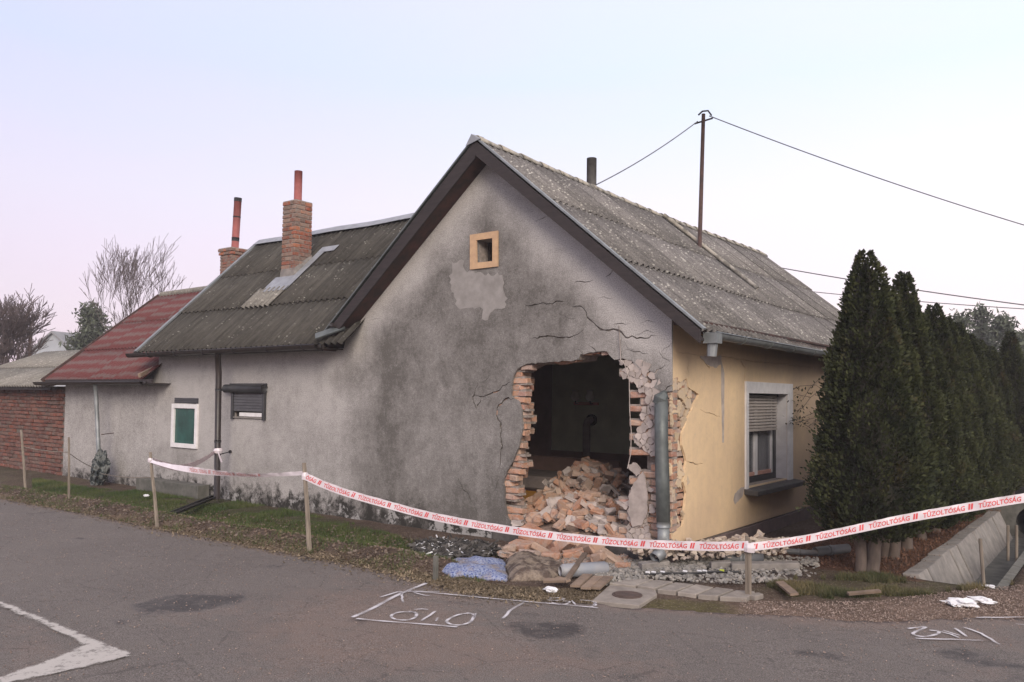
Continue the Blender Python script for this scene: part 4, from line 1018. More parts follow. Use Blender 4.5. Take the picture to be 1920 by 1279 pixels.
def gcol(A):
    X, Y = A[:, 0], A[:, 1]; n1 = vnoise(X, Y, 2.3, 5); n2 = vnoise(X, Y, 7, 15)
    c = np.zeros((len(X), 3)); c[:] = (.13, .095, .075); c *= (1 + .35 * n1 + .25 * n2)[:, None]
    def put(m, col):
        nonlocal c
        m = np.clip(m + .6 * n2 * (m > .02) * (m < .98), 0, 1)[:, None]; c = c * (1 - m) + np.array(col) * (1 + .3 * n1)[:, None] * m
    put(band(X, Y, Z_['grass'], .25) * .75, (.06, .075, .03)); put(band(X, Y, Z_['grass2'], .3) * .5, (.09, .09, .045))
    put(((X > .6) & (X < 2.15) & (Y > .9) & (Y < 11)).astype(float) * .8, (.15, .075, .05))
    put(band(X, Y, Z_['moss'], .15), (.13, .105, .05)); put(band(X, Y, Z_['moss2'], .15), (.13, .115, .055))
    put(band(X, Y, Z_['gravel'], .3), (.23, .165, .13)); put(band(X, Y, Z_['ash'], .2), (.06, .055, .055)); put(band(X, Y, Z_['rubble'], .2), (.2, .165, .145))
    dr = polydist(X, Y, road_edge, False); put(np.where((X < -1), np.exp(-(dr / .14) ** 2), 0) * .8, (.24, .185, .12))
    far = np.clip((np.hypot(X - 3, Y) - 14) / 10, 0, 1); put(far, (.12, .12, .07))
    return c
def ground_mat():
    m, t, b = new_mat('earth_and_verge'); n = NB(t); co = n.coord('Object')
    a = n.n('ShaderNodeAttribute', attribute_name='gcol').outputs['Color']
    c = n.mix(n.rng(n.noise(co, 14, 6, .75), .35, .7, 0, .75), a, L(.05, .035, .028))
    c = n.mix(n.rng(n.vor(co, 38), .30, .12, 0, .6), c, L(.33, .28, .24))
    n.lk(c, b.inputs['Base Color']); b.inputs['Roughness'].default_value = 1; b.inputs['Specular IOR Level'].default_value = .1
    n.bump(n.m('ADD', n.noise(co, 24, 5, .7), n.m('MULTIPLY', n.vor(co, 38), -.5)), .9, .03, b); return m
M['ground'] = ground_mat()
gxs = np.unique(np.concatenate([[-400, -200, -100, -60, -40, -28], np.arange(-20, 6, .09), [7, 8, 10, 13, 18, 28, 50, 100, 200, 400]]))
gys = np.unique(np.concatenate([[-200, -60, -25, -12], np.arange(-8, 1.4, .09), np.arange(1.4, 12, .2), [14, 18, 24, 34, 50, 80, 140, 260, 500]]))
GX, GY = np.meshgrid(gxs, gys); GZ = hz(GX.ravel(), GY.ravel()).reshape(GX.shape)
ny, nx = GX.shape
idx = np.arange(nx * ny).reshape(ny, nx)
fcs = np.stack([idx[:-1, :-1], idx[:-1, 1:], idx[1:, 1:], idx[1:, :-1]], -1).reshape(-1, 4)
V_ = np.stack([GX.ravel(), GY.ravel(), GZ.ravel()], 1)
me = bpy.data.meshes.new('ground'); me.from_pydata(V_.tolist(), [], fcs.tolist()); me.polygons.foreach_set('use_smooth', [True] * len(me.polygons))
at = me.attributes.new('gcol', 'FLOAT_COLOR', 'POINT'); at.data.foreach_set('color', np.concatenate([np.clip(gcol(V_), .01, 1), np.ones((len(V_), 1))], 1).ravel())
tag(link('ground', me, M['ground']), kind='structure')
def gh(x, y): return float(hz(np.array([x]), np.array([y]))[0])

# asphalt with tar repairs, damp patches and clay dragged over it
dark_px = [[(240, 1132), (300, 1118), (390, 1112), (466, 1112), (462, 1130), (400, 1143), (330, 1151), (265, 1150)], [(190, 1168), (225, 1160), (258, 1163), (240, 1172), (210, 1174)],
           [(943, 1170), (965, 1164), (1020, 1165), (1070, 1166), (1105, 1178), (1092, 1192), (1050, 1200), (1010, 1200), (965, 1190)], [(958, 1150), (985, 1145), (1014, 1150), (1005, 1157), (970, 1155)],
           [(1740, 1222), (1800, 1214), (1850, 1220), (1870, 1238), (1935, 1250), (1935, 1258), (1850, 1252), (1780, 1240)], [(1640, 1200), (1700, 1212), (1760, 1224), (1755, 1228), (1690, 1214)],
           [(1460, 1222), (1510, 1214), (1560, 1226), (1640, 1238), (1600, 1240), (1520, 1230), (1450, 1228)], [(1754, 1255), (1790, 1252), (1800, 1266), (1770, 1270)], [(120, 1010), (150, 1006), (175, 1010), (140, 1014)],
           [(830, 1125), (870, 1123), (865, 1133), (835, 1134)], [(650, 1160), (690, 1158), (700, 1165), (660, 1172)], [(1860, 1272), (1920, 1262), (1920, 1279), (1870, 1279)], [(495, 1060), (540, 1056), (530, 1064), (500, 1066)]]
clay_px = [[(480, 1279), (420, 1180), (560, 1110), (760, 1085), (1010, 1190), (1250, 1240), (1300, 1279)], [(1640, 1180), (1920, 1165), (1920, 1225), (1790, 1215), (1700, 1200)], [(0, 1150), (120, 1200), (150, 1230), (0, 1279)], [(1800, 1250), (1900, 1262), (1860, 1272), (1790, 1262)], [(250, 1160), (450, 1135), (640, 1090), (560, 1130), (350, 1170)]]
darkp = [[gp(*q) for q in p] for p in dark_px]; clayp = [[gp(*q) for q in p] for p in clay_px]
def r_dark(A):
    X, Y = A[:, 0], A[:, 1]; s = np.zeros(len(X))
    for p in darkp: s = np.maximum(s, band(X, Y, p, .16))
    return s
def r_clay(A):
    X, Y = A[:, 0], A[:, 1]; s = np.zeros(len(X))
    for p in clayp: s = np.maximum(s, band(X, Y, p, .9) * .85)
    dr = polydist(X, Y, road_edge, False); s = np.maximum(s, .8 * np.exp(-(dr / np.where(X > 1.6, .45, .2)) ** 2))
    s = np.maximum(s, .7 * np.exp(-(((X + 1.0) / 1.4) ** 2 + ((Y + 2.4) / .6) ** 2)))
    return s
def asphalt():
    m, t, b = new_mat('old_asphalt'); n = NB(t); co = n.coord('Object')
    dk = n.n('ShaderNodeAttribute', attribute_name='dark').outputs['Fac']; cl = n.n('ShaderNodeAttribute', attribute_name='clay').outputs['Fac']
    big = n.noise(co, .8, 5, .6); mid = n.noise(co, 5, 6, .7); fine = n.noise(co, 120, 3, .75); st = n.vor(co, 75)
    c = n.mix(n.rng(big, .3, .7), L(.152, .133, .119), L(.102, .089, .081))
    c = n.mix(n.rng(mid, .4, .75, 0, .5), c, L(.155, .135, .13))
    c = n.mix(n.rng(n.noise(co, 17, 6, .8), .46, .70, 0, .65), c, L(.20, .17, .148)); c = n.mix(n.rng(n.noise(n.coord('Object', False, (1, 1, 1.3)), 11, 7, .85), .54, .72, 0, .6), c, L(.06, .052, .048))
    ka = n.m('ADD', cl, n.m('MULTIPLY', n.m('SUBTRACT', mid, .5), 1.5)); c = n.mix(n.rng(ka, .35, .95, 0, .62), c, L(.21, .145, .115))
    tr = n.noise(n.coord('Object', False, (.35, 5, 1)), 1.6, 5, .7); c = n.mix(n.rng(tr, .55, .75, 0, .35), c, L(.15, .115, .10))
    c = n.mix(n.rng(fine, .5, .68, 0, .8), c, L(.30, .275, .27)); c = n.mix(n.rng(fine, .5, .32, 0, .8), c, L(.035, .032, .034))
    c = n.mix(n.rng(n.vor(co, 26), .075, .055, 0, .75), c, L(.42, .39, .37))
    ks = n.m('ADD', dk, n.m('MULTIPLY', n.m('SUBTRACT', n.noise(co, 3.5, 10, .85), .5), 3.6)); c = n.mix(n.rng(ks, .5, 1.0, 0, .72), c, L(.032, .03, .033))
    cr = n.vor(n.coord('Object', False, (1, 1.6, 1)), 1.1, 'DISTANCE_TO_EDGE'); crn = n.noise(co, 14, 4)
    c = n.mix(n.m('MULTIPLY', n.rng(n.m('ADD', cr, n.m('MULTIPLY', n.m('SUBTRACT', crn, .5), .09)), .006, .0), .35), c, L(.04, .035, .035))
    n.lk(c, b.inputs['Base Color']); n.lk(n.rng(ks, .45, .62, .93, .7), b.inputs['Roughness']); b.inputs['Specular IOR Level'].default_value = .25
    n.bump(n.m('ADD', fine, n.m('MULTIPLY', mid, 1.5)), .8, .006, b); return m
M['asphalt'] = asphalt()
fine_zone = [gp(*p) for p in [(-60, 925), (600, 1000), (1300, 1100), (2000, 1140), (2000, 1400), (-200, 1400)]]
road_in = [p for p in road_poly]
road = plate('road', road_in, [], FZ(0), .03, .085, M['asphalt'], None, {'dark': r_dark, 'clay': r_clay}, gmask=lambda x, y: inside(x, y, fine_zone), disp=lambda x, y: .006 * vnoise(x, y, 1.3, 2) + .003 * vnoise(x, y, 5, 4), smooth=True)
tag(road, kind='structure')
def paint_mat(name, col, thr, soft=.08, sc=40, amp=1.1):
    m, t, b = new_mat(name); n = NB(t); co = n.coord('Object')
    b.inputs['Base Color'].default_value = col; b.inputs['Roughness'].default_value = .9
    e = n.n('ShaderNodeAttribute', attribute_name='edge').outputs['Fac']
    f = n.m('ADD', e, n.m('MULTIPLY', n.m('SUBTRACT', n.noise(co, sc, 6, .85), .5), amp))
    n.lk(n.rng(f, thr - soft, thr + soft), b.inputs['Alpha']); return m
M['spray'] = paint_mat('white_spray_paint', L(.62, .60, .63), .55, .5, 110)
M['dust_spray'] = paint_mat('faint_overspray', L(.40, .38, .40), .8, .4, 30)
M['line'] = paint_mat('worn_white_road_paint', L(.44, .41, .385), .62, .3, 9, 3.0)
def smooth_path(pts):
    pts = [Vector(p) for p in pts]; P = [pts[0]] + pts + [pts[-1]]; o = []
    for i in range(1, len(P) - 2):
        for k in range(10):
            t = k / 10; a, b, c, d = P[i - 1], P[i], P[i + 1], P[i + 2]
            o.append(.5 * ((2 * b) + (c - a) * t + (2 * a - 5 * b + 4 * c - d) * t * t + (3 * b - a - 3 * c + d) * t ** 3))
    o.append(pts[-1]); return o
def stroke(px, w, name='spray_mark', mat=None, z=.010, halo=True, wavy=.006):
    src = [Vector(gp(*p) + (0,)) for p in px]
    pts = [(p.x, p.y) for p in smooth_path(src)] if len(src) > 3 else jag([(p.x, p.y) for p in src], wavy, .06, False, int(px[0][0]))
    R = random.Random(int(px[0][0] * 3)); n = len(pts); v = []; f = []; e = []
    for i, p in enumerate(pts):
        a = pts[max(i - 1, 0)]; b = pts[min(i + 1, n - 1)]; dx, dy = b[0] - a[0], b[1] - a[1]; l = math.hypot(dx, dy) + 1e-9
        end = (.55 if i in (0, n - 1) else 1) * (.72 + .28 * math.sin(i * .7 + R.random()))
        for k, s in enumerate((-1, -.45, .45, 1)):
            v.append((p[0] - dy / l * s * w, p[1] + dx / l * s * w, z)); e.append((0, 1, 1, 0)[k] * end)
    for i in range(n - 1):
        for k in range(3): f.append((4 * i + k, 4 * i + k + 1, 4 * i + 5 + k, 4 * i + 4 + k))
    me = mesh(name, v, f); at = me.attributes.new('edge', 'FLOAT', 'POINT'); at.data.foreach_set('value', e)
    return link(name, me, mat or M['spray'], road)
ST = [([(660, 1160), (700, 1142), (745, 1118), (800, 1095)], .030), ([(712, 1122), (745, 1112), (790, 1110)], .02), ([(752, 1112), (756, 1132)], .016),
      ([(668, 1162), (720, 1167), (800, 1173), (858, 1178)], .022), ([(765, 1110), (840, 1116), (920, 1124), (1000, 1131), (1060, 1136), (1122, 1142)], .020), ([(775, 1110), (800, 1111), (824, 1111)], .014), ([(775, 1112), (795, 1118), (806, 1119)], .014),
      ([(942, 1162), (958, 1146), (982, 1132)], .020),
      # the sprayed figures
      ([(776, 1145), (790, 1144), (803, 1145)], .016), ([(780, 1150), (750, 1150), (734, 1156), (740, 1163), (762, 1165), (778, 1160), (780, 1152), (765, 1148)], .020), ([(817, 1148), (806, 1156), (790, 1166)], .018), ([(821, 1160), (817, 1167)], .014),
      ([(890, 1155), (878, 1152), (856, 1156), (838, 1166), (846, 1173), (864, 1174), (882, 1168), (890, 1155)], .020), ([(892, 1152), (889, 1162)], .014),
      ([(1026, 1127), (1045, 1128), (1058, 1125), (1046, 1123), (1030, 1124)], .015), ([(1034, 1132), (1052, 1135), (1063, 1134), (1068, 1130), (1055, 1129)], .015), ([(1072, 1128), (1079, 1136)], .014), ([(1087, 1127), (1100, 1128), (1112, 1130), (1117, 1137), (1106, 1140)], .015), ([(1119, 1129), (1112, 1137)], .013),
      # right-hand group
      ([(1702, 1181), (1735, 1178), (1712, 1190), (1730, 1196), (1755, 1192), (1760, 1186), (1742, 1184)], .020), ([(1762, 1186), (1784, 1192), (1798, 1198)], .018), ([(1768, 1184), (1800, 1194)], .014), ([(1790, 1180), (1812, 1196)], .018), ([(1806, 1178), (1840, 1190), (1875, 1211)], .018),
      ([(1716, 1199), (1770, 1201), (1842, 1203)], .020), ([(1830, 1160), (1880, 1160), (1935, 1159)], .020), ([(1905, 1172), (1925, 1174)], .014)]
for p, w in ST:
    k = .85; c = proj((gp(*p[0])[0], gp(*p[0])[1], 0)); stroke(p, w * k)
def flat(name, poly, z, mat, parent, grid=.05, edge_soft=.05, jg=.008, thick=0):
    pp = jag(poly, jg, .06, True, 3)
    return plate(name, pp, [], FZ(z), thick, grid, mat, parent, {'edge': lambda A: np.clip(polydist(A[:, 0], A[:, 1], pp) / edge_soft, 0, 1) * .9 + .1})
flat('painted_line', [gp(*p) for p in [(-60, 1100), (0, 1127), (80, 1158), (170, 1196), (259, 1232), (190, 1248), (120, 1263), (60, 1276), (-30, 1297), (-60, 1290), (20, 1263), (100, 1236), (152, 1213), (90, 1180), (0, 1142), (-60, 1117)]], .011, M['line'], road, edge_soft=.03)

# ------------------------------------------------------------------ annex with red roof, brick shed
annex = empty('annex', (0, 0, 0), 'low grey annex with a faded red corrugated roof joined to the wing', 'outbuilding')
def stain_a(A):
    X, Z = A[:, 0], A[:, 2]; return .16 + .3 * np.clip((.7 - Z) / .7, 0, 1) + .1 * np.clip((Z - 1.5) / .3, 0, 1)
plate('plaster', [(AX0, -.3), (WX0 - .002, -.3), (WX0 - .002, 2.14), (AX0, 2.12)], [], FG(.004), .03, .12, M['gable'], annex, {'stain': stain_a, 'mold': lambda A: np.clip((.5 - A[:, 2]) / .5, 0, 1) * .7})
box('wall', (AX0, .035, -.3), (WX0 - .01, .3, 2.1), M['mortar'], annex); box('end_wall', (AX0 - .0, .3, -.3), (AX0 + .25, 4, 1.85), M['mortar'], annex)
ar_y, ar_z = 2.07, 3.90; ae_y, ae_z = -.35, 1.92
asv = (0, ar_y - ae_y, ar_z - ae_z)
slope(annex, (AX0 - .12, ae_y, ae_z), (1, 0, 0), asv, 3.72, math.hypot(asv[1], asv[2]), 3, M['roof_red'], pitch=.13, w=.91)
slope(annex, (WX0 + .02, 2 * ar_y - ae_y, ae_z), (-1, 0, 0), (0, -asv[1], asv[2]), 3.6, math.hypot(asv[1], asv[2]), 3, M['roof_red'])
MB().tube([(AX0 - .1, ar_y, ar_z + .0), (WX0 - .1, ar_y, ar_z + .02)], .07, 10).build('ridge_cap', M['roof_pale'], annex, True)
strip('barge_board', (AX0 - .16, ae_y, ae_z - .06), (AX0 - .16, ar_y, ar_z - .06), .03, .1, (0, -asv[2], asv[1]), M['rust'], annex)
half_gutter('gutter', (AX0 - .35, -.42, 1.875), (WX0 + .25, -.42, 1.885), .06, M['brown_gutter'], annex)
box('fascia', (AX0 - .1, -.35, 1.85), (WX0 + .42, -.33, 1.93), M['dark_wood'], annex)
box('soffit', (AX0 - .1, -.33, 1.85), (WX0 + .42, .0, 1.862), M['dark_wood'], annex)
# exposed rafter end under the red verge
strip('rafter', un(262, 708, 1, -.36), un(290, 694, 1, -.02), .05, .07, (0, 0, 1), M['plank'], annex)
dp2 = empty('downpipe'); dp2.parent = annex
xt = wp(181, 727, -.38)[0]; xb = wp(188, 888, -.34)[0]
MB().tube([(xt, -.41, 1.83), (xt, -.38, 1.6), (xb, -.34, .05)], .038, 10).build('pipe', M['galv'], dp2, True)
h_ = wp(213, 812); MB().tube([(h_[0], .0, h_[1]), (xb + .01, -.35, h_[1] - .01)], .008, 5).build('hook', M['rust'], dp2)

shed = empty('brick_shed', (0, 0, 0), 'old red brick shed with a mossy grey roof beyond the annex', 'shed')
box('mortar_backing', (-18.2, .035, -.3), (AX0 - .01, .3, 1.80), simple('grey_shed_mortar', L(.17, .14, .12), L(.1, .085, .075), 9, 1, .6, .01), shed)
hh = .066 + .014; k = 0
z = .02
while z < 1.78:
    x = AX0 - .015 - (.243 / 2) - (k % 2) * .125
    while x > -17.1:
        if random.random() > .015: put_brick(shed_bricks, (x, .035 + random.uniform(-.012, .018) + .02, z + random.uniform(-.003, .003)), (random.uniform(-.03, .03), random.uniform(-.02, .02), random.uniform(-.04, .04)), shed)
        x -= .257
    z += hh; k += 1
sv = (0, 2.4, .95)
slope(shed, (-19.5, -.3, 1.80), (1, 0, 0), sv, 6.0, math.hypot(sv[1], sv[2]), 2, M['roof_dark'] if False else M['roof_pale'])
box('fascia', (-19.5, -.24, 1.72), (-13.7, -.22, 1.80), M['dark_wood'], shed)

# ------------------------------------------------------------------ background
fh = empty('far_house', (0, 0, 0), 'distant pale house with a steep gable behind the brick shed', 'house')
Pf = lambda px, py, D: CAM + ray(px, py) * D
D = 46; base = Pf(97, 733, D); gx_ = base.x; gyy = base.y; zt_ = Pf(101, 622, D).z; ze = Pf(70, 668, D).z
ux = Vector((.9, .43, 0)).normalized(); uy = Vector((-.43, .9, 0)).normalized()
hw = 1.9
def lv(a, b, z): return base + ux * a + uy * b + Vector((0, 0, z - base.z))
m_ = MB(); m_.add([lv(-hw, 0, 0), lv(hw, 0, 0), lv(hw, 0, ze), lv(0, 0, zt_), lv(-hw, 0, ze), lv(-hw, 8, 0), lv(hw, 8, 0), lv(hw, 8, ze), lv(0, 8, zt_), lv(-hw, 8, ze)], [(0, 1, 2, 3, 4), (9, 8, 7, 6, 5), (1, 6, 7, 2), (0, 4, 9, 5)]); m_.build('wall', M['far_wall'], fh)
m_ = MB(); e = .2
m_.add([lv(-hw - .3, -e, ze - .25), lv(0, -e, zt_ + .05), lv(0, 8, zt_ + .05), lv(-hw - .3, 8, ze - .25), lv(hw + .3, -e, ze - .25), lv(hw + .3, 8, ze - .25)], [(0, 1, 2, 3), (1, 4, 5, 2)]); o = m_.build('roof', M['far_roof'], fh); o.modifiers.new('s', 'SOLIDIFY').thickness = .12
pb = Pf(53, 733, 30); tag(MB().tube([(pb.x, pb.y, 0), (pb.x, pb.y, Pf(53, 624, 30).z)], .06, 8).tube([(pb.x, pb.y, Pf(53, 626, 30).z), (pb.x, pb.y, Pf(53, 622, 30).z)], .09, 8).build('post', M['rust']), 'thin reddish post standing by the bare tree beyond the brick shed', 'post')

def bare_tree(name, base, h, mat, label, seed, spread=.5, levels=6, r0_=.13, trunk=.28, lean=(0, 0), th=.006, fork=3, up=.3):
    R = random.Random(seed); root = empty(name, base, label, 'tree'); T = MB(); B = MB()
    def grow(p, d, l, r, lev, mb):
        n = 3; pts = [p]; rr = [r]; dd = d.copy()
        for i in range(n):
            dd = (dd + Vector((R.uniform(-1, 1), R.uniform(-1, 1), R.uniform(-.6, 1))) * .13 + Vector((0, 0, up * .12))).normalized(); pts.append(pts[-1] + dd * l / n); rr.append(max(th, r * (1 - .4 * (i + 1) / n)))
        mb.tube(pts, rr, 6 if lev < 2 else 3, cap=False)
        if lev >= levels: return
        k = fork if lev < levels - 1 else fork + 1
        for i in range(k):
            t = 1 if i == 0 else R.uniform(.3, 1); j = min(n, max(1, int(t * n + .5)))
            ax = Vector((R.uniform(-1, 1), R.uniform(-1, 1), R.uniform(-.3, .5))); nd = (dd + ax.normalized() * (spread if i else spread * .4) * R.uniform(.7, 1.2)).normalized()
            grow(pts[j], nd, l * R.uniform(.6, .85), rr[j] * (.8 if i == 0 else .55), lev + 1, B)
    grow(Vector((0, 0, -.2)), Vector((lean[0], lean[1], 1)).normalized(), h * trunk, r0_, 0, T)
    T.build('trunk', mat, root); B.build('crown', mat, root); return root
b1 = Pf(246, 733, 27); bare_tree('bare_tree', (b1.x, b1.y, 0), 9.6, M['bark_far'], 'tall leafless tree with upright fine branches behind the red roof', 12, .50, 6, .10, .25, th=.006, fork=3, up=.3)
b2 = Pf(-10, 733, 24); bare_tree('bare_tree', (b2.x, b2.y, 0), 6.6, M['bark_far'], 'dense twiggy leafless tree over the mossy shed roof at the left edge', 5, .75, 6, .13, .25, th=.009, fork=4, up=-.05)
def tufts(name, pts, size, n, mat, parent, seed, flatn=3):
    R = np.random.default_rng(seed); V = []; T = []
    for (p, s) in pts:
        c = np.asarray(p) + R.normal(0, 1, (n, 3)) * s; d = R.normal(0, 1, (n, 3)); d /= np.linalg.norm(d, axis=1)[:, None]
        e = np.cross(d, R.normal(0, 1, (n, 3))); e /= np.linalg.norm(e, axis=1)[:, None]; L_ = size * R.uniform(.6, 1.4, (n, 1))
        V.append(np.stack([c - e * L_ * .22, c + e * L_ * .22, c + d * L_], 1)); T.append(np.repeat(R.uniform(0, 1), n))
    V = np.concatenate(V).reshape(-1, 3); T = np.repeat(np.concatenate(T), 3)
    me = bpy.data.meshes.new(name); me.from_pydata(V.tolist(), [], np.arange(len(V)).reshape(-1, 3).tolist())
    at = me.attributes.new('tone', 'FLOAT', 'POINT'); at.data.foreach_set('value', T); return link(name, me, mat, parent)
def pine(name, base, h, w, label, seed, n=60, crown0=.25, size=.22):
    R = random.Random(seed); root = empty(name, base, label, 'tree'); T = MB(); pts = []
    T.tube([(0, 0, -.2), (.05, 0, h * .5), (0, 0, h * .96)], [.14, .09, .02], 7)
    for i in range(n):
        t = R.uniform(crown0, 1); a = R.uniform(0, 2 * PI); r = w * (1.05 - t) ** .6 * R.uniform(.45, 1); z = h * t; q = Vector((math.cos(a) * r, math.sin(a) * r, z + r * .25))
        if i % 3 == 0: T.tube([(0, 0, z - r * .15), q * .5 + Vector((0, 0, z * .5)), q], [.04, .03, .012], 4)
        pts.append((q, .16)); pts.append((Vector((q.x * .6, q.y * .6, q.z - .1)), .18))
    T.build('trunk', M['bark_far'], root); tufts('crown', pts, size, 26, M['pine'], root, seed); return root
b = Pf(166, 733, 38); pine('pine_tree', (b.x, b.y, 0), Pf(166, 576, 38).z, 1.6, 'grey-green pine between the distant pale house and the red roof', 3, 85, .35)
for i, (px, top, D, w, lab) in enumerate(((1803, 596, 33, .45, 'slender pine tip rising just over the thuja row'), (1842, 586, 36, 1.3, 'hazy pine with upright shoots behind the far end of the thuja row'), (1880, 600, 34, 1.2, 'hazy rounded pine beside the last thuja'), (1925, 632, 31, 1.5, 'hazy pine cut by the right edge of the view'), (1895, 655, 30, 1.0, 'lower dark pine filling the gap behind the last thuja'))):
    b = Pf(px, 750, D); pine('pine_tree', (b.x, b.y, 0), Pf(px, top, D).z, w, lab, 20 + i, 70 if w > .5 else 22, .05 if w > .5 else .6)
b = Pf(1935, 750, 40); nb_ = empty('far_shed', (b.x, b.y, 0), 'distant pale building with a red lower wall at the right edge', 'building')
box('wall', (-3.5, 0, 0), (4, 3, 2.6), M['pinkish'], nb_); box('wall_band', (-3.52, -.03, .0), (4.02, -.01, 1.9), simple('red_wall_band', L(.3, .06, .05), L(.22, .05, .04), 2), nb_); MB().add([(-3.8, -.3, 2.5), (4.3, -.3, 2.5), (4.3, 1.5, 3.6), (-3.8, 1.5, 3.6), (4.3, 3.3, 2.5), (-3.8, 3.3, 2.5)], [(0, 1, 2, 3), (3, 2, 4, 5)]).build('roof', M['far_roof'], nb_)

# ------------------------------------------------------------------ thuja row
def thuja_meshes(seed, dens=34000):
    R = np.random.default_rng(seed); n = dens
    t = R.uniform(0, 1, n * 2); prof = lambda t: (np.clip(1.02 - t, 0, 1) ** .62) * np.clip((t + .05) / .16, 0, 1) ** .55
    keep = R.uniform(0, 1, len(t)) < prof(t) + .08; t = t[keep][:n]; n = len(t); a = R.uniform(0, 2 * PI, n)
    lob = np.array([mnoise.noise(Vector((math.cos(x) * 1.6, math.sin(x) * 1.6, y * 5 + seed))) for x, y in zip(a, t)])
    lob2 = np.array([mnoise.noise(Vector((math.cos(x) * 4.5, math.sin(x) * 4.5, y * 14 + seed))) for x, y in zip(a, t)])
    r = prof(t) * (1 + .26 * lob + .30 * lob2) * R.uniform(.78, 1.04, n) * (1 + .10 * R.standard_normal(n) * (R.uniform(0, 1, n) < .15))
    c = np.stack([np.cos(a) * r, np.sin(a) * r, t], 1)
    tone = np.clip(.45 + .9 * lob2 + R.normal(0, .12, n) + .25 * (R.uniform(.8, 1.03, n) - .9), 0, 1)
    return c, a, tone
def thuja(name, x, y, h, w, seed, label, trunk_r=.09, lift=.32, forks=1):
    root = empty(name, (x, y, 0), label, 'tree', 'row of thujas beside the yellow wall')
    c, a, tone = thuja_meshes(seed); R = np.random.default_rng(seed + 50); n = len(c)
    P = c * np.array([w / 2, w / 2, h - lift]) + np.array([0, 0, lift])
    o_ = np.stack([np.cos(a), np.sin(a), R.uniform(.2, 1.6, n)], 1) + R.normal(0, .35, (n, 3)); o_ /= np.linalg.norm(o_, axis=1)[:, None]
    s = np.cross(o_, R.normal(0, 1, (n, 3))); s /= np.linalg.norm(s, axis=1)[:, None]; L_ = R.uniform(.022, .055, (n, 1)); Wd = L_ * .30
    V = np.stack([P - s * Wd * .3, P + o_ * L_ * .55 - s * Wd, P + o_ * L_, P + o_ * L_ * .5 + s * Wd], 1).reshape(-1, 3)
    me = bpy.data.meshes.new('crown'); me.from_pydata(V.tolist(), [], np.arange(len(V)).reshape(-1, 4).tolist())
    at = me.attributes.new('tone', 'FLOAT', 'POINT'); at.data.foreach_set('value', np.repeat(tone, 4)); link('crown', me, M['thuja'], root)
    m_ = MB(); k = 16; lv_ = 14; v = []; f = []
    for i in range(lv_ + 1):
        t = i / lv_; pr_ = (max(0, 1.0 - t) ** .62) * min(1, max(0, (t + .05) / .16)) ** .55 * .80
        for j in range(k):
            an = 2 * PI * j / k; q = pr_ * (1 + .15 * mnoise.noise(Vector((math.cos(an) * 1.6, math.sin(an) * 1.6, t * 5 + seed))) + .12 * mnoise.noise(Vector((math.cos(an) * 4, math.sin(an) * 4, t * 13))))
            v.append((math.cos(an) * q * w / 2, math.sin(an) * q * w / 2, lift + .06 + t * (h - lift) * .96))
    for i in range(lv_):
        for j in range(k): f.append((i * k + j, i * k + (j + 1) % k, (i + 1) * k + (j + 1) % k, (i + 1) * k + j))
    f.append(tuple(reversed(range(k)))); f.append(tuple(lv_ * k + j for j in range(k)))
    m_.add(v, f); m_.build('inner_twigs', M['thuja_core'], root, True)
    tm = MB(); RR = random.Random(seed)
    for q in range(forks):
        dx = (q - (forks - 1) / 2) * .17; j_ = lambda a: RR.uniform(-a, a)
        tm.tube([(dx * .5, 0, -.1), (dx * .5 + j_(.01), j_(.01), .03), (dx * .6 + j_(.02), .0, .12), (dx * .9 + j_(.03), .02, .25), (dx * 1.2 + j_(.05), .03, .42), (dx + j_(.08), .03, .8)], [trunk_r * 1.35, trunk_r * 1.0, trunk_r * (.9 + j_(.1)), trunk_r * (.85 + j_(.1)), trunk_r * .75, trunk_r * .5], 9)
    tm.build('trunk', M['bark'], root, True); return root
TH = [(1.67, .98, 3.20, 1.13, 'biggest thuja nearest the road, hiding the end of the yellow wall', 2, .07), (1.66, 1.95, 2.92, 1.02, 'second thuja from the road with a slightly shorter tip', 2, .06), (1.68, 2.65, 3.20, .95, 'third thuja from the road, narrow tip nearly as high as the first', 1, .07),
      (1.68, 3.5, 2.80, 1.12, 'fourth thuja from the road, where the row steps down', 1, .06), (1.70, 4.3, 2.98, 1.12, 'fifth thuja from the road, pointed above the lower row', 1, .06), (1.70, 5.1, 2.88, 1.12, 'sixth thuja from the road in the lower part of the row', 1, .06),
      (1.72, 5.9, 2.86, 1.12, 'seventh thuja from the road in the lower part of the row', 1, .055), (1.74, 6.8, 2.76, 1.15, 'eighth thuja from the road beside the concrete ditch', 1, .055), (1.76, 7.7, 2.72, 1.15, 'ninth thuja from the road near the culvert', 1, .055), (1.80, 8.6, 2.66, 1.1, 'tenth thuja from the road at the culvert', 1, .055), (2.0, 9.8, 3.0, .95, 'last thuja of the row standing a little apart by the culvert', 1, .055)]
for i, (x, y, h, w, lab, fk, tr_) in enumerate(TH): thuja('thuja', x, y, h, w, 31 + i * 3, lab, tr_, (.33, .30, .26)[i] if i < 3 else .16, fk)
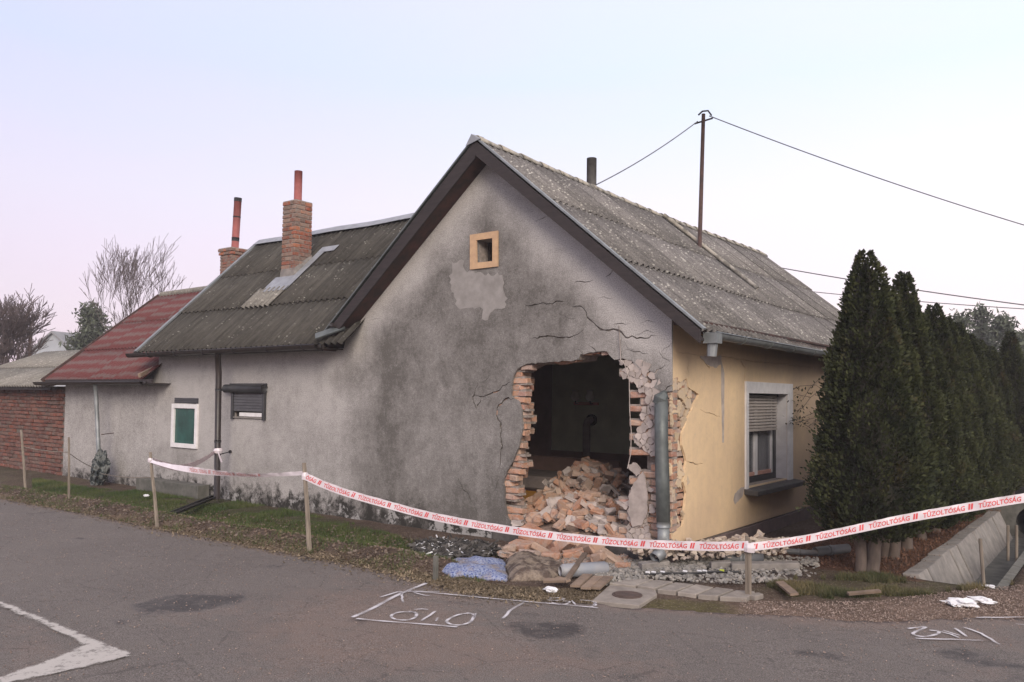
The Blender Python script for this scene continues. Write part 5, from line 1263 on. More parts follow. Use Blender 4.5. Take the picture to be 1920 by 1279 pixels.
# creeper twig by the street window
cr = empty('climbing_plant', (0, 0, 0), 'sparse climbing rose twig with dark leaves beside the street window', 'shrub')
tw = MB(); lvs = []
for path in ([(1560, 745), (1530, 722), (1500, 724), (1488, 730)], [(1556, 760), (1530, 790), (1515, 800), (1505, 792)], [(1545, 725), (1520, 745), (1495, 740)], [(1540, 768), (1500, 785), (1480, 790)], [(1560, 780), (1530, 783), (1490, 793)], [(1560, 705), (1535, 712), (1520, 725), (1505, 750)], [(1520, 745), (1505, 765), (1490, 772)]):
    pts = [un(a, b, 0, .05 + .04 * i) for i, (a, b) in enumerate(path)]; tw.tube(jag3 := pts, .004, 4)
    for i in range(len(pts) - 1):
        for k in range(5):
            if i == 0 and random.random() < .6: continue
            lvs.append(pts[i].lerp(pts[i + 1], random.random()) + Vector((random.uniform(-.02, .05), random.uniform(-.05, .05), random.uniform(-.05, .05))))
for k in range(40): lvs.append(un(random.gauss(1500, 14), random.gauss(788, 6), 0, random.uniform(.03, .15)))
for k in range(26): lvs.append(un(random.gauss(1494, 9), random.gauss(752, 16), 0, random.uniform(.03, .15)))
tw.build('twig', M['bark'], cr)
lm = MB()
for p in lvs:
    R3 = Matrix.Rotation(random.uniform(0, 6.3), 3, 'Z') @ Matrix.Rotation(random.uniform(-1.2, 1.2), 3, 'X'); s = random.uniform(.018, .032)
    lm.add([p + R3 @ Vector(q) * s for q in ((0, -1, 0), (.55, 0, .1), (0, 1.1, 0), (-.55, 0, .1))], [(0, 1, 2, 3)])
tag(lm.build('leaf', M['creeper'], cr), kind='stuff')

# ------------------------------------------------------------------ concrete ditch with culvert
ditch = tag(empty('ditch', (0, 0, 0)), kind='structure')
y = 1.0; i = 0
while y < 6.6:
    v = [(2.13, y, .03), (2.32, y + .0, -.40), (2.32, y + .40, -.40), (2.13, y + .40, .03), (1.98, y, .02), (2.12, y + .0, -.42), (2.12, y + .40, -.42), (1.98, y + .40, .02)]
    j = random.uniform(-.012, .012); v = [(a + j, b, c + random.uniform(-.006, .006)) for a, b, c in v]
    MB().add(v, [(3, 2, 1, 0), (4, 5, 6, 7), (0, 1, 5, 4), (2, 3, 7, 6), (3, 0, 4, 7), (1, 2, 6, 5)]).build('lining_slab', M['concrete'], ditch, bevel=.006)
    v = [(2.72 - .12, y, -.34), (2.78, y, .01), (2.78, y + .41, .01), (2.60, y + .41, -.34), (2.86, y, .0), (2.86, y + .41, .0)]
    MB().add(v, [(0, 3, 2, 1), (1, 2, 5, 4), (0, 1, 4), (3, 5, 2)]).build('lining_slab', M['concrete_dark'], ditch)
    y += .425; i += 1
box('ditch_floor', (2.24, 1.0, -.46), (2.70, 8.2, -.37), M['concrete_dark'], ditch)
cul = empty('culvert', (2.5, 7.2, -.4), 'concrete culvert mouth at the far end of the ditch', 'culvert')
hp = [(-.75, 0), (1.1, 0), (1.1, .62), (-.75, .62)]; circ = [(.05 + .24 * math.cos(a), .26 + .24 * math.sin(a)) for a in np.linspace(0, 2 * PI, 20, endpoint=False)]
plate('headwall', hp, [circ], lambda u, v, w: Vector((u, -w, v)), .25, 0, M['concrete_dark'], cul)
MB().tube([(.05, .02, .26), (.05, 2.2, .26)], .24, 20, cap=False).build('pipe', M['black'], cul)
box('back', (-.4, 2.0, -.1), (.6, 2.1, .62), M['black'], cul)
for i, (px, yb, yt, lab) in enumerate(((1846, 1095, 1010, 'short pale stake leaning at the near end of the ditch'), (1890, 1035, 985, 'thin pale stake standing inside the ditch, nearer of two'), (1906, 1045, 985, 'thin pale stake inside the ditch at the right edge'))):
    a = gp(px, yb); k = Vector((a[0], a[1], 0)); t = un(px - 8 if i == 0 else px, yt, 1, a[1])
    tag(MB().tube([k - Vector((0, 0, .1)), t], .016, 7).build('stake', M['stake']), lab, 'stake', 'wooden stakes')

# ------------------------------------------------------------------ stakes, barrier tape
def stake(pb, pt, r, lab, depth=None):
    a = gp(*pb); t = un(pt[0], pt[1], 1, a[1]); R = random.Random(int(pb[0])); b_ = Vector((a[0], a[1], -.12))
    pts = [b_.lerp(t, i / 4) + Vector((R.uniform(-.008, .008), 0, 0)) * (0 < i < 4) for i in range(5)]
    o = MB().tube(pts, [r * 1.05, r * 1.1, r, r * .95, r * .9], 6).build('stake', M['stake']); return tag(o, lab, 'stake', 'wooden stakes'), Vector((a[0], a[1], 0)), t
s1, g1, t1 = stake((297, 990), (282, 848), .022, 'wooden stake holding the tape in front of the green bathroom window')
s2, g2, t2 = stake((583, 1037), (570, 868), .026, 'tall wooden stake where the two long tapes meet beside the grass')
s4, g4, t4 = stake((50, 925), (40, 806), .020, 'grey stake in front of the red brick shed')
s5, g5, t5 = stake((130, 945), (129, 820), .018, 'thin grey stake in front of the annex corner')
a = gp(1403, 1120); g3 = Vector((a[0], a[1], 0)); t3 = un(1405, 1005, 1, a[1])
st3 = empty('stake', (a[0], a[1], 0), 'short split stake in front of the yellow wall where the tape turns', 'stake', 'wooden stakes')
hh = t3.z
for dx, h in ((-.013, hh), (.014, hh - .03)): box('lath', (dx - .013, -.012, -.1), (dx + .012, .012, h), M['stake'], st3, .003)
tape_m, t__, b__ = new_mat('white_barrier_film'); n_ = NB(t__); n_.lk(n_.mix(n_.rng(n_.noise(n_.coord('Object'), 6, 3), .35, .7), L(.72, .66, .70), L(.58, .52, .56)), b__.inputs['Base Color']); b__.inputs['Roughness'].default_value = .35
tape_p, t__, b__ = new_mat('pinkish_barrier_film'); b__.inputs['Base Color'].default_value = L(.76, .62, .66); b__.inputs['Roughness'].default_value = .4
red_m, t__, b__ = new_mat('red_tape_print'); b__.inputs['Base Color'].default_value = L(.60, .06, .07); b__.inputs['Roughness'].default_value = .5
redf_m, t__, b__ = new_mat('faded_red_tape_print'); b__.inputs['Base Color'].default_value = L(.52, .20, .20); b__.inputs['Roughness'].default_value = .5
fc = bpy.data.curves.new('tape_text', 'FONT'); fc.body = 'TŰZOLTÓSÁG'; fc.size = 1; fc.resolution_u = 2; fc.offset = .022
fo = bpy.data.objects.new('tape_text', fc); COL.objects.link(fo); bpy.context.view_layer.update()
tm_ = bpy.data.meshes.new_from_object(fo.evaluated_get(bpy.context.evaluated_depsgraph_get()))
bm = bmesh.new(); bm.from_mesh(tm_); bmesh.ops.triangulate(bm, faces=bm.faces[:]); bmesh.ops.subdivide_edges(bm, edges=[e for e in bm.edges if e.calc_length() > .35], cuts=1)
bmesh.ops.triangulate(bm, faces=bm.faces[:])
TV = np.array([tuple(v.co) for v in bm.verts]); TF = [[v.index for v in f.verts] for f in bm.faces]; bm.free()
bpy.data.objects.remove(fo)
TX0, TX1 = TV[:, 0].min(), TV[:, 0].max(); TY0, TY1 = TV[:, 1].min(), TV[:, 1].max()
def tape(pts, wid, label, twist=lambda s: 0, phase=0, letters=True, mat=None, lmat=None, period=.445, rng_=None, narrow=None, both=True):
    P = smooth_path(pts); d = [0]
    for a, b in zip(P[:-1], P[1:]): d.append(d[-1] + (b - a).length)
    Ltot = d[-1]; d = np.array(d)
    root = empty('barrier_tape', P[0], label, 'tape', 'red and white fire brigade tapes')
    PA = np.array([tuple(p) for p in P])
    def at(s):
        s = min(max(s, 0), Ltot); i = int(np.searchsorted(d, s, 'right') - 1); i = min(i, len(P) - 2); t = (s - d[i]) / (d[i + 1] - d[i] + 1e-9)
        p = P[i].lerp(P[i + 1], t); a_ = P[max(i - 1, 0)].lerp(P[min(i + 1, len(P) - 1)], 1) - P[max(i - 1, 0)]; tg = (P[min(i + 2, len(P) - 1)] - P[max(i - 1, 0)]).normalized()
        nn = tg.cross(Vector((0, 0, 1))).normalized()
        if nn.dot(CAM - p) < 0: nn = -nn
        up = nn.cross(tg); 
        if up.z < 0: up = -up
        w = twist(s / Ltot); up2 = up * math.cos(w) + nn * math.sin(w); n2 = nn * math.cos(w) - up * math.sin(w); return p, up2, n2
    def pos(s, h, off=0):
        p, up, nn = at(s); k = wid * (narrow(s / Ltot) if narrow else 1)
        rip = .004 * math.sin(s * 23 + h * 3) + .003 * math.sin(s * 57)
        return p + up * h * k + nn * (off + rip * (h + .5)) - P[0]
    m_ = MB(); N_ = 120; v = []; f = []
    for i in range(N_ + 1):
        for h in (-.5, -.17, .17, .5): v.append(pos(Ltot * i / N_, h))
    for i in range(N_):
        for k in range(3): f.append((4 * i + k, 4 * i + 4 + k, 4 * i + 5 + k, 4 * i + 1 + k))
    m_.add(v, f); m_.build('film', mat or tape_m, root, True)
    if letters:
        s0 = phase - period; lt = MB()
        # reading direction: to the right as seen from the street
        sgn = 1 if (P[-1] - P[0]).dot(CR) > 0 else -1
        while s0 < Ltot:
            lw = period * .76
            ok = (rng_ is None or rng_[0] <= s0 / Ltot <= rng_[1])
            if ok:
                vv = []
                for x, y, _ in TV:
                    u = (x - TX0) / (TX1 - TX0) * lw; h = (y - TY0) / (TY1 - TY0); hh_ = -.30 + .70 * h; s = s0 + u + .012 * h
                    if sgn < 0: s = Ltot - s
                    vv.append(pos(s, hh_, .0016))
                ss = [s0 + (x - TX0) / (TX1 - TX0) * lw for x in TV[:, 0]]
                ff = [q for q in TF if all(0.005 < ss[i] < Ltot - .005 for i in q)]
                if ff: MB().add(vv, ff).build('lettering', lmat or red_m, root)
                for off in (0, .021):
                    q0 = s0 + lw + period * .06 + off
                    if 0 < q0 < Ltot - .05:
                        cs = [(q0, -.28), (q0 + .015, -.28), (q0 + .030, .34), (q0 + .015, .34)]
                        if sgn < 0: cs = [(Ltot - a, b) for a, b in cs]
                        MB().add([pos(a, b, .0016) for a, b in cs], [(0, 1, 2, 3)]).build('print_bar', lmat or red_m, root)
            s0 += period
    return root
def vpt(a, b, lst): return [vp(a, b, *q) for q in lst]
t2a = (t2.x + .0, t2.y - .03)
P23 = vpt(t2a, (t3.x, t3.y - .03), [(572, 893), (610, 910), (655, 926), (722, 945), (792, 964), (865, 979), (942, 992), (1022, 1003), (1105, 1012), (1190, 1019), (1277, 1023), (1350, 1024.5), (1404, 1023)])
tape(P23, .080, 'long sagging tape crossing in front of the broken wall', phase=-.19)
e4 = Vector((gp(1990, 1045)[0], gp(1990, 1045)[1], 0)); e4 = Vector((6.6, 2.2, 0))
P3e = vpt((t3.x, t3.y - .032), (e4.x, e4.y), [(1402, 1027), (1500, 1013), (1600, 993), (1700, 972), (1800, 954), (1920, 934), (2000, 926)])
tape(P3e, .078, 'tape rising past the thujas to the right edge', phase=.12, narrow=lambda s: .9 + .1 * s)
P12 = vpt((t1.x, t1.y - .03), t2a, [(283, 865), (310, 872), (340, 878), (400, 886), (470, 891), (520, 890), (568, 887)])
tape(P12, .074, 'twisted faded tape between the two stakes in front of the wing', twist=lambda s: -.9 * math.cos(s * 4.6) * (1 - s * .2), phase=.35, lmat=redf_m, rng_=(.15, .72), narrow=lambda s: .55 + .5 * math.sin(PI * min(1, s * 1.15)) if s < .87 else .62)
pd = (dx_b - .01, -.41)
P1d = vpt((t1.x, t1.y - .03), pd, [(283, 863), (310, 872), (335, 877), (360, 872), (385, 860), (405, 846)])
tape(P1d, .075, 'short pinkish tape tied from the first stake to the brown downpipe', twist=lambda s: .25, letters=False, mat=tape_p, narrow=lambda s: .9 + .3 * math.sin(PI * s))
k_ = P3e[-1]; tag(MB().tube([(k_.x, k_.y, -.1), (k_.x, k_.y, k_.z + .12)], .022, 7).build('stake', M['stake']), 'stake beyond the ditch holding the right-hand end of the tape', 'stake', 'wooden stakes')
# knots
def wrap(name, c, r, h, label, mat=tape_m, tail=None):
    m_ = MB(); c = Vector(c)
    m_.tube([c - Vector((0, 0, h / 2)), c + Vector((.004, 0, 0)), c + Vector((0, 0, h / 2))], [r, r * 1.15, r * .95], 10)
    if tail: m_.add([c + Vector(p) for p in tail], [(0, 1, 2, 3)])
    return tag(m_.build(name, mat), label, 'tape', 'tape knots')
p_, q_ = P23[0], P12[-1]
wrap('tape_knot', (t2.x + (g2.x - t2.x) * .12, t2.y, vp(t2a, (t3.x, t3.y - .03), 572, 893).z), .032, .075, 'bunched tape wrapped round the tall stake')
wrap('tape_knot', (dx_b + .01, -.37, P1d[-1].z + .01), .062, .07, 'pinkish tape knot with a loose tail round the brown downpipe', tape_m, [(.05, -.06, .02), (.10, -.06, .0), (.24, -.07, -.16), (.19, -.07, -.17)])
wrap('tape_knot', (t1.x + .005, t1.y, P12[0].z + .01), .03, .05, 'tape knot round the stake before the bathroom window')
wrap('tape_knot', (t3.x, t3.y, P3e[0].z), .048, .075, 'tape wrapped round the short split stake')
# string between the far stakes
for a, b, sg, lab in ((un(44, 838, 1, t4.y), un(130, 848, 1, t5.y), .02, 'sagging string between the shed stake and the next one'), (un(130, 850, 1, t5.y), un(185, 880, 1, -.6), .03, 'string running from the thin stake towards the annex downpipe'), (un(190, 888, 1, -.6), un(290, 895, 1, t1.y), .03, 'string low over the grass in front of the annex')):
    tag(MB().tube(span(a, b, sg, 10), .006, 4).build('string', M['stake']), lab, 'string', 'fence strings')

# ------------------------------------------------------------------ rubble
heap_m = [chunk_mesh('loose_brick', (BL, BD, BH), .010, .012, 300 + i) for i in range(5)] + [chunk_mesh('broken_brick', (BL, BD, BH), .011, .011, 320 + i, True) for i in range(8)]
plas_m = [chunk_mesh('plaster_lump', (.17, .12, .045), .018, .010, 340 + i, i % 2 == 0) for i in range(6)] + [chunk_mesh('mortar_lump', (.12, .10, .08), .018, .014, 350 + i, i % 2 == 0) for i in range(5)]
for m_ in heap_m: m_.materials.append(M['heap_brick'])
for m_ in plas_m: m_.materials.append(M['shard'])
red_m2 = [m_.copy() for m_ in heap_m[:6]]
for m_ in red_m2: m_.materials.clear(); m_.materials.append(M['brick'])
def hheap(x, y):
    """rubble mound spilling out through the hole"""
    c = Vector((-1.25, 2.0)); 
    a = .76 * math.exp(-(abs(x + 2.05) / .62) ** 2.4 - ((y - 1.75) / .95) ** 2)
    b = .46 * math.exp(-(abs(x + 1.38) / .72) ** 2.6 - ((y - .62) / .6) ** 2)
    d = .28 * math.exp(-(abs(x + 1.35) / .98) ** 4 - ((y - .3) / .5) ** 2)
    return max(a, b, d) + .05 * mnoise.noise(Vector((x * 5, y * 5, 3)))
# packed dust and crumbs under the bricks
xs_ = np.arange(-3.2, -.36, .06); ys_ = np.arange(.0, 4.2, .06)
v = []; f = []
for j, y in enumerate(ys_):
    for i, x in enumerate(xs_): v.append((x, y, .03 + max(0, hheap(x, y) - .06) + .02 * mnoise.noise(Vector((x * 13, y * 13, 1)))))
n_x = len(xs_)
for j in range(len(ys_) - 1):
    for i in range(n_x - 1): f.append((j * n_x + i, j * n_x + i + 1, (j + 1) * n_x + i + 1, (j + 1) * n_x + i))
tag(link('rubble_dust', mesh('rubble_dust', v, f, True), simple('crumbled_brick_dust', L(.30, .22, .18), L(.14, .095, .075), 18, 1, .9, .02)), 'crumbled mortar and dust under the fallen bricks', 'rubble', kind='stuff')
placed = []
GRP = 'fallen bricks and plaster lumps on the heap in the hole'
def drop(meshes, p, rot, lab, cat, name, grp, scale=None):
    o = bpy.data.objects.new(name, random.choice(meshes)); COL.objects.link(o); o.location = p; o.rotation_euler = rot
    if scale: o.scale = scale
    return tag(o, lab, cat, grp)
cnt = 0; tries = 0
while cnt < 290 and tries < 90000:
    tries += 1
    x = random.uniform(-2.9, -.42); y = random.uniform(.02, 2.3); h = hheap(x, y)
    if h < .10: continue
    q = proj((x, y, h + .05))
    if not (955 < q[0] < 1245 and 850 < q[1] < 1015): continue
    dmin = .085 if y < 1.0 else .10
    if any((x - a) ** 2 + (y - b) ** 2 + ((h - c) * .6) ** 2 < dmin ** 2 for a, b, c in placed): continue
    placed.append((x, y, h))
    gx_ = (hheap(x + .08, y) - hheap(x - .08, y)) / .16; gy_ = (hheap(x, y + .08) - hheap(x, y - .08)) / .16
    rot = (math.atan(gy_) * .7 + random.gauss(0, .38), -math.atan(gx_) * .7 + random.gauss(0, .38), random.uniform(0, PI))
    k = random.random()
    wh = ('along the top of the heap' if q[1] < 905 else 'halfway up the heap' if q[1] < 950 else 'at the front foot of the heap') + (' by the jagged brick jamb' if q[0] < 1040 else ' in the middle of the hole' if q[0] < 1125 else ' beside the broken corner pillar')
    if k < .60: drop(heap_m, (x, y, h + .045 + random.uniform(-.01, .03)), rot, 'dusty brick ' + wh, 'brick', 'fallen_brick', 'dusty bricks ' + wh, (random.uniform(.6, 1.05), random.uniform(.75, 1.05), random.uniform(.85, 1.1)))
    elif k < .74: drop(red_m2, (x, y, h + .05), rot, 'clean orange brick ' + wh, 'brick', 'fallen_brick', 'orange bricks ' + wh, (random.uniform(.5, 1), random.uniform(.75, 1), 1))
    else: drop(plas_m, (x, y, h + .05), rot, 'pale plaster lump ' + wh, 'rubble', 'plaster_lump', 'plaster lumps ' + wh, (1.1, 1.1, 1.1))
    cnt += 1
print('heap', cnt, tries)
# bricks on the ground in front of the hole
fr = [(1003, 1022, .12, 1.5, 'big', 'large orange stone block on top of the bricks in front of the hole'), (975, 1030, .05, 1.2, 'r', 'long orange brick lying under the big block'), (950, 1030, .04, .8, 'd', 'dusty brown brick at the near end by the ash pile'), (1035, 1030, .06, .9, 'r', 'orange brick leaning beside the big block'),
      (1052, 1034, .07, 1.1, 'r', 'bright orange broken brick standing on its end'), (1030, 1044, .03, .8, 'r', 'dark red brick piece below the bright orange one'), (1104, 1034, .06, 1.6, 'd', 'pale square block beside the dark plinth'), (1085, 1026, .06, 1.1, 'd', 'dusty brick against the plinth behind the pale block'),
      (1072, 1042, .04, .9, 'r', 'small orange brick in front of the pale block'), (1110, 1052, .04, 1.1, 'd', 'dusty brick lying behind the blue-grey pipe'), (1145, 1052, .04, 1.2, 'd', 'rounded pinkish brick at the far end of the blue-grey pipe'), (1165, 1062, .03, .6, 'r', 'small red brick bit by the gravel'),
      (1060, 1020, .08, 1.0, 'd', 'dusty brick high against the wall foot'), (1013, 1036, .05, .9, 'd', 'brown brick wedged under the big block'), (1125, 1022, .1, .9, 'd', 'dusty brick on the wall foot below the tape'), (990, 1038, .03, .9, 'r', 'orange brick beside the muddy carpet')]
for px, py, z, s, k, lab in fr:
    g_ = gp(px, py + 8, 0); rot = (random.gauss(0, .2), random.gauss(0, .25), math.radians(random.uniform(-30, 40)))
    if k == 'big': rot = (.1, .35, .35)
    drop(red_m2 if k in ('r', 'big') else heap_m, (g_[0], g_[1] + .03, z + .02), rot, lab, 'brick', 'fallen_brick', 'bricks lying in front of the hole', (s, s * 1.05, s * (1.2 if k != 'big' else 1.6)))

# loose small rubble: real fragments joined as stuff
def scatter(name, n, sampler, meshsrc, mat, label, cat, smin, smax, zf=lambda x, y: 0.0, seed=1, flat_=1.0):
    R = random.Random(seed); V = []; F = []; src = [[tuple(v.co) for v in m.vertices] for m in meshsrc]; sf = [[tuple(p.vertices) for p in m.polygons] for m in meshsrc]
    for i in range(n):
        p = sampler(R)
        if p is None: continue
        k = R.randrange(len(src)); s = R.uniform(smin, smax) ** 1.0; Rm = Matrix.Rotation(R.uniform(0, 6.28), 3, 'Z') @ Matrix.Rotation(R.gauss(0, .35), 3, 'X') @ Matrix.Rotation(R.gauss(0, .35), 3, 'Y')
        o = Vector((p[0], p[1], zf(p[0], p[1]) + s * .25 * flat_)); b0 = len(V)
        V += [tuple(o + Rm @ (Vector((a, b, c * flat_)) * s)) for a, b, c in src[k]]; F += [tuple(b0 + q for q in ff) for ff in sf[k]]
    me = bpy.data.meshes.new(name); me.from_pydata(V, [], F); o = link(name, me, mat); return tag(o, label, cat, kind='stuff')
GZi = {}
def ghf(x, y):
    i = min(max(int(np.searchsorted(gxs, x)) - 1, 0), nx - 2); j = min(max(int(np.searchsorted(gys, y)) - 1, 0), ny - 2)
    u = (x - gxs[i]) / (gxs[i + 1] - gxs[i]); w = (y - gys[j]) / (gys[j + 1] - gys[j])
    return float((GZ[j, i] * (1 - u) + GZ[j, i + 1] * u) * (1 - w) + (GZ[j + 1, i] * (1 - u) + GZ[j + 1, i + 1] * u) * w)
peb = []
for i in range(7):
    bm = bmesh.new(); bmesh.ops.create_icosphere(bm, subdivisions=1, radius=.5); R = random.Random(i)
    for v in bm.verts: v.co *= R.uniform(.7, 1.15); v.co.z *= .7
    m_ = bpy.data.meshes.new('pebble'); bm.to_mesh(m_); bm.free(); peb.append(m_)
cub = []
for i in range(6):
    bm = bmesh.new(); bmesh.ops.create_cube(bm, size=1); R = random.Random(i + 50)
    for v in bm.verts: v.co = Vector((v.co.x * 1.2, v.co.y * .9, v.co.z * .5)) + Vector((R.uniform(-.2, .2), R.uniform(-.2, .2), R.uniform(-.1, .1)))
    m_ = bpy.data.meshes.new('chip'); bm.to_mesh(m_); bm.free(); cub.append(m_)
def poly_sampler(poly, extra=None):
    xs = [p[0] for p in poly]; ys = [p[1] for p in poly]
    def f(R):
        for _ in range(30):
            p = (R.uniform(min(xs), max(xs)), R.uniform(min(ys), max(ys)))
            if pin(p, poly) and (extra is None or extra(p, R)): return p
        return None
    return f
PG = lambda L__: [gp(*p) for p in L__]
def spatial(name, a, b, c, sc=30):
    m, t, bs = new_mat(name); n = NB(t); co = n.coord('Object')
    vv = n.n('ShaderNodeTexVoronoi'); vv.inputs['Scale'].default_value = sc; n.lk(co, vv.inputs['Vector']); s = n.n('ShaderNodeSeparateColor'); n.lk(vv.outputs['Color'], s.inputs[0])
    n.lk(n.ramp(s.outputs[0], [(0, a), (.4, b), (.8, c), (1, a)]), bs.inputs['Base Color']); bs.inputs['Roughness'].default_value = .95; return m
M['chips'] = spatial('mixed_brick_and_mortar_chips', L(.36, .32, .29), L(.40, .25, .18), L(.24, .20, .18))
M['grey_chips'] = spatial('grey_mortar_gravel', L(.26, .25, .235), L(.17, .16, .15), L(.34, .31, .28))
M['white_chips'] = spatial('pale_yellow_plaster_chips', L(.48, .42, .35), L(.40, .32, .26), L(.34, .29, .27), 22)
M['ashes'] = spatial('black_and_white_burnt_scraps', L(.025, .025, .025), L(.05, .045, .042), L(.13, .12, .11), 18)
M['gravel_m'] = spatial('pinkish_verge_gravel', L(.25, .18, .15), L(.18, .135, .115), L(.34, .27, .23), 35)
scatter('brick_chips', 900, poly_sampler(PG([(930, 1028), (1170, 1030), (1190, 1062), (1120, 1075), (1000, 1052), (940, 1045)])), cub, M['chips'], 'small brick and mortar chips strewn below the hole', 'rubble', .015, .055, seed=3)
scatter('grey_gravel', 2600, poly_sampler(PG([(1125, 1062), (1180, 1055), (1270, 1052), (1420, 1045), (1540, 1050), (1530, 1085), (1400, 1098), (1300, 1094), (1215, 1088), (1135, 1100), (1115, 1085)]), lambda p, R: R.random() < .75 - .5 * p[0] + .5 * mnoise.noise(Vector((p[0] * 3, p[1] * 3, 0)))), cub + peb, M['grey_chips'], 'grey broken mortar gravel along the foot of the corner', 'rubble', .010, .045, lambda x, y: .012, seed=4)
scatter('plaster_chips', 330, poly_sampler(PG([(1180, 1052), (1310, 1050), (1420, 1040), (1480, 1045), (1470, 1058), (1330, 1068), (1190, 1066)])), plas_m, M['white_chips'], 'pale flakes of yellow plaster fallen along the wall foot', 'rubble', .25, .75, lambda x, y: .03, seed=5)
scr = []
for m_ in cub[:4]:
    c_ = m_.copy()
    for v_ in c_.vertices: v_.co.x *= 2.6; v_.co.z *= .5; v_.co.y *= .6
    scr.append(c_)
scatter('pale_scraps', 90, poly_sampler(Z_['ash']), scr, M['tissue'], 'white splinters among the black burnt scraps', 'debris', .008, .03, lambda x, y: .02, seed=66)
scatter('burnt_scraps', 900, poly_sampler(Z_['ash']), scr + cub[:2], M['ashes'], 'black and white burnt scraps against the dark plinth', 'debris', .012, .060, lambda x, y: .0, seed=6)
scatter('verge_gravel', 4200, poly_sampler(Z_['gravel'], lambda p, R: (not pin(p, road_poly)) or R.random() < math.exp(-float(polydist(np.array([p[0]]), np.array([p[1]]), road_edge, False)[0]) / .10) * .5), peb, M['gravel_m'], 'pinkish gravel and clay crumbs spread along the road edge', 'gravel', .004, .016, lambda x, y: .004, seed=7)
scatter('road_grit', 2600, poly_sampler(PG([(0, 960), (600, 1060), (1100, 1140), (1900, 1180), (1900, 1279), (0, 1279)])), peb, M['gravel_m'], 'loose grit scattered over the asphalt', 'gravel', .004, .013, lambda x, y: .004, seed=8)
scatter('brick_crumbs', 1800, lambda R: (lambda x, y: (x, y) if hheap(x, y) > .06 else None)(R.uniform(-2.8, -.45), R.uniform(.02, 2.2)), cub, M['chips'], 'small crumbs and broken corners lodged between the fallen bricks', 'rubble', .02, .07, lambda x, y: hheap(x, y) + .02, seed=31)
scatter('clods', 1500, poly_sampler(PG([(0, 905), (640, 985), (940, 1035), (950, 1075), (780, 1070), (600, 1040), (300, 985), (0, 930)])), peb, simple('earth_clods', L(.10, .07, .05), L(.2, .16, .13), 9), 'earth clods and small stones in the strip before the wing', 'soil', .012, .045, lambda x, y: ghf(x, y), seed=32)
# leaf litter and straw along the road edge, needles under the thujas
def blades(name, n, sampler, mat, label, cat, l0, l1, wd, zf, seed, lay=.3, tonef=None):
    R = random.Random(seed); V = []; F = []; T = []
    for i in range(n):
        p = sampler(R)
        if p is None: continue
        z = zf(p[0], p[1]); a = R.uniform(0, 6.28); l = R.uniform(l0, l1); tl = R.gauss(lay, .35)
        d = Vector((math.cos(a) * math.sin(tl), math.sin(a) * math.sin(tl), abs(math.cos(tl)) + .05)) * l; s = Vector((-math.sin(a), math.cos(a), 0)) * wd * R.uniform(.6, 1.3) * .5
        o = Vector((p[0], p[1], z)); k = len(V); V += [tuple(o - s), tuple(o + s), tuple(o + d + Vector((0, 0, 0)))]; F.append((k, k + 1, k + 2))
        t = R.random() if tonef is None else tonef(p, R); T += [t] * 3
    me = bpy.data.meshes.new(name); me.from_pydata(V, [], F); at = me.attributes.new('tone', 'FLOAT', 'POINT'); at.data.foreach_set('value', T)
    return tag(link(name, me, mat), label, cat, kind='stuff')
def patchy(th, sc=1.6, sd=0): return lambda p, R: mnoise.noise(Vector((p[0] * sc + sd, p[1] * sc, sd))) + .35 * mnoise.noise(Vector((p[0] * sc * 4, p[1] * sc * 4, sd))) > th
tnf = lambda p, R: min(1, max(0, .4 + .8 * mnoise.noise(Vector((p[0] * 2, p[1] * 2, 7))) + R.gauss(0, .2)))
blades('grass', 42000, poly_sampler(Z_['grass'], patchy(-.12)), M['grass'], 'short grass growing on the strip in front of the wing', 'grass', .02, .055, .006, ghf, 1, .5, tnf)
blades('grass_tufts', 15000, poly_sampler(Z_['grass2'], patchy(.10, 2.4, 5)), M['grass_dry'], 'tufty grass at the foot of the thujas', 'grass', .02, .075, .006, ghf, 2, .6, tnf)
strip_poly = PG([(0, 905), (640, 985), (940, 1035), (950, 1092), (780, 1085), (600, 1046), (300, 992), (0, 934)])
blades('weeds', 22000, poly_sampler(strip_poly, patchy(-.05, 2.2, 11)), M['grass'], 'thin weeds and stalks in the bare strip before the house', 'grass', .02, .06, .006, ghf, 3, .8)
def edge_sampler(R):
    i = R.randrange(1, 11); a, b = road_edge[i], road_edge[i + 1]; t = R.random(); q = R.gauss(.03, .12) if R.random() < .8 else R.gauss(-.1, .2); return (a[0] + (b[0] - a[0]) * t + R.gauss(0, .05), a[1] + (b[1] - a[1]) * t + (q if q > 0 else q * .6))
blades('leaf_litter', 6000, edge_sampler, M['dry'], 'straw-coloured leaf litter along the edge of the asphalt', 'litter', .012, .04, .022, lambda x, y: max(.004, ghf(x, y) + .008), 4, 1.4)
blades('moss_litter', 14000, poly_sampler(PG([(751, 1074), (860, 1087), (960, 1100), (1140, 1108), (1110, 1134), (1000, 1126), (870, 1113)])), M['dry'], 'dry crumbs over the mossy strip before the blue blanket', 'litter', .008, .022, .012, lambda x, y: .004, 5, 1.4, lambda p, R: R.random() * .45)
blades('fallen_needles', 26000, lambda R: (R.uniform(.5, 2.12), R.uniform(.9, 9.5)), leaf_mat('rusty_needle_litter', L(.11, .05, .03), L(.26, .14, .09)), 'rust-brown fallen thuja litter under the row', 'litter', .015, .05, .012, lambda x, y: .004, 6, 1.3)
blades('strip_litter', 8000, poly_sampler(strip_poly), leaf_mat('brown_dead_leaves', L(.07, .045, .03), L(.24, .17, .12)), 'brown dead leaves over the bare strip', 'litter', .012, .04, .022, lambda x, y: ghf(x, y) + .006, 9, 1.35)

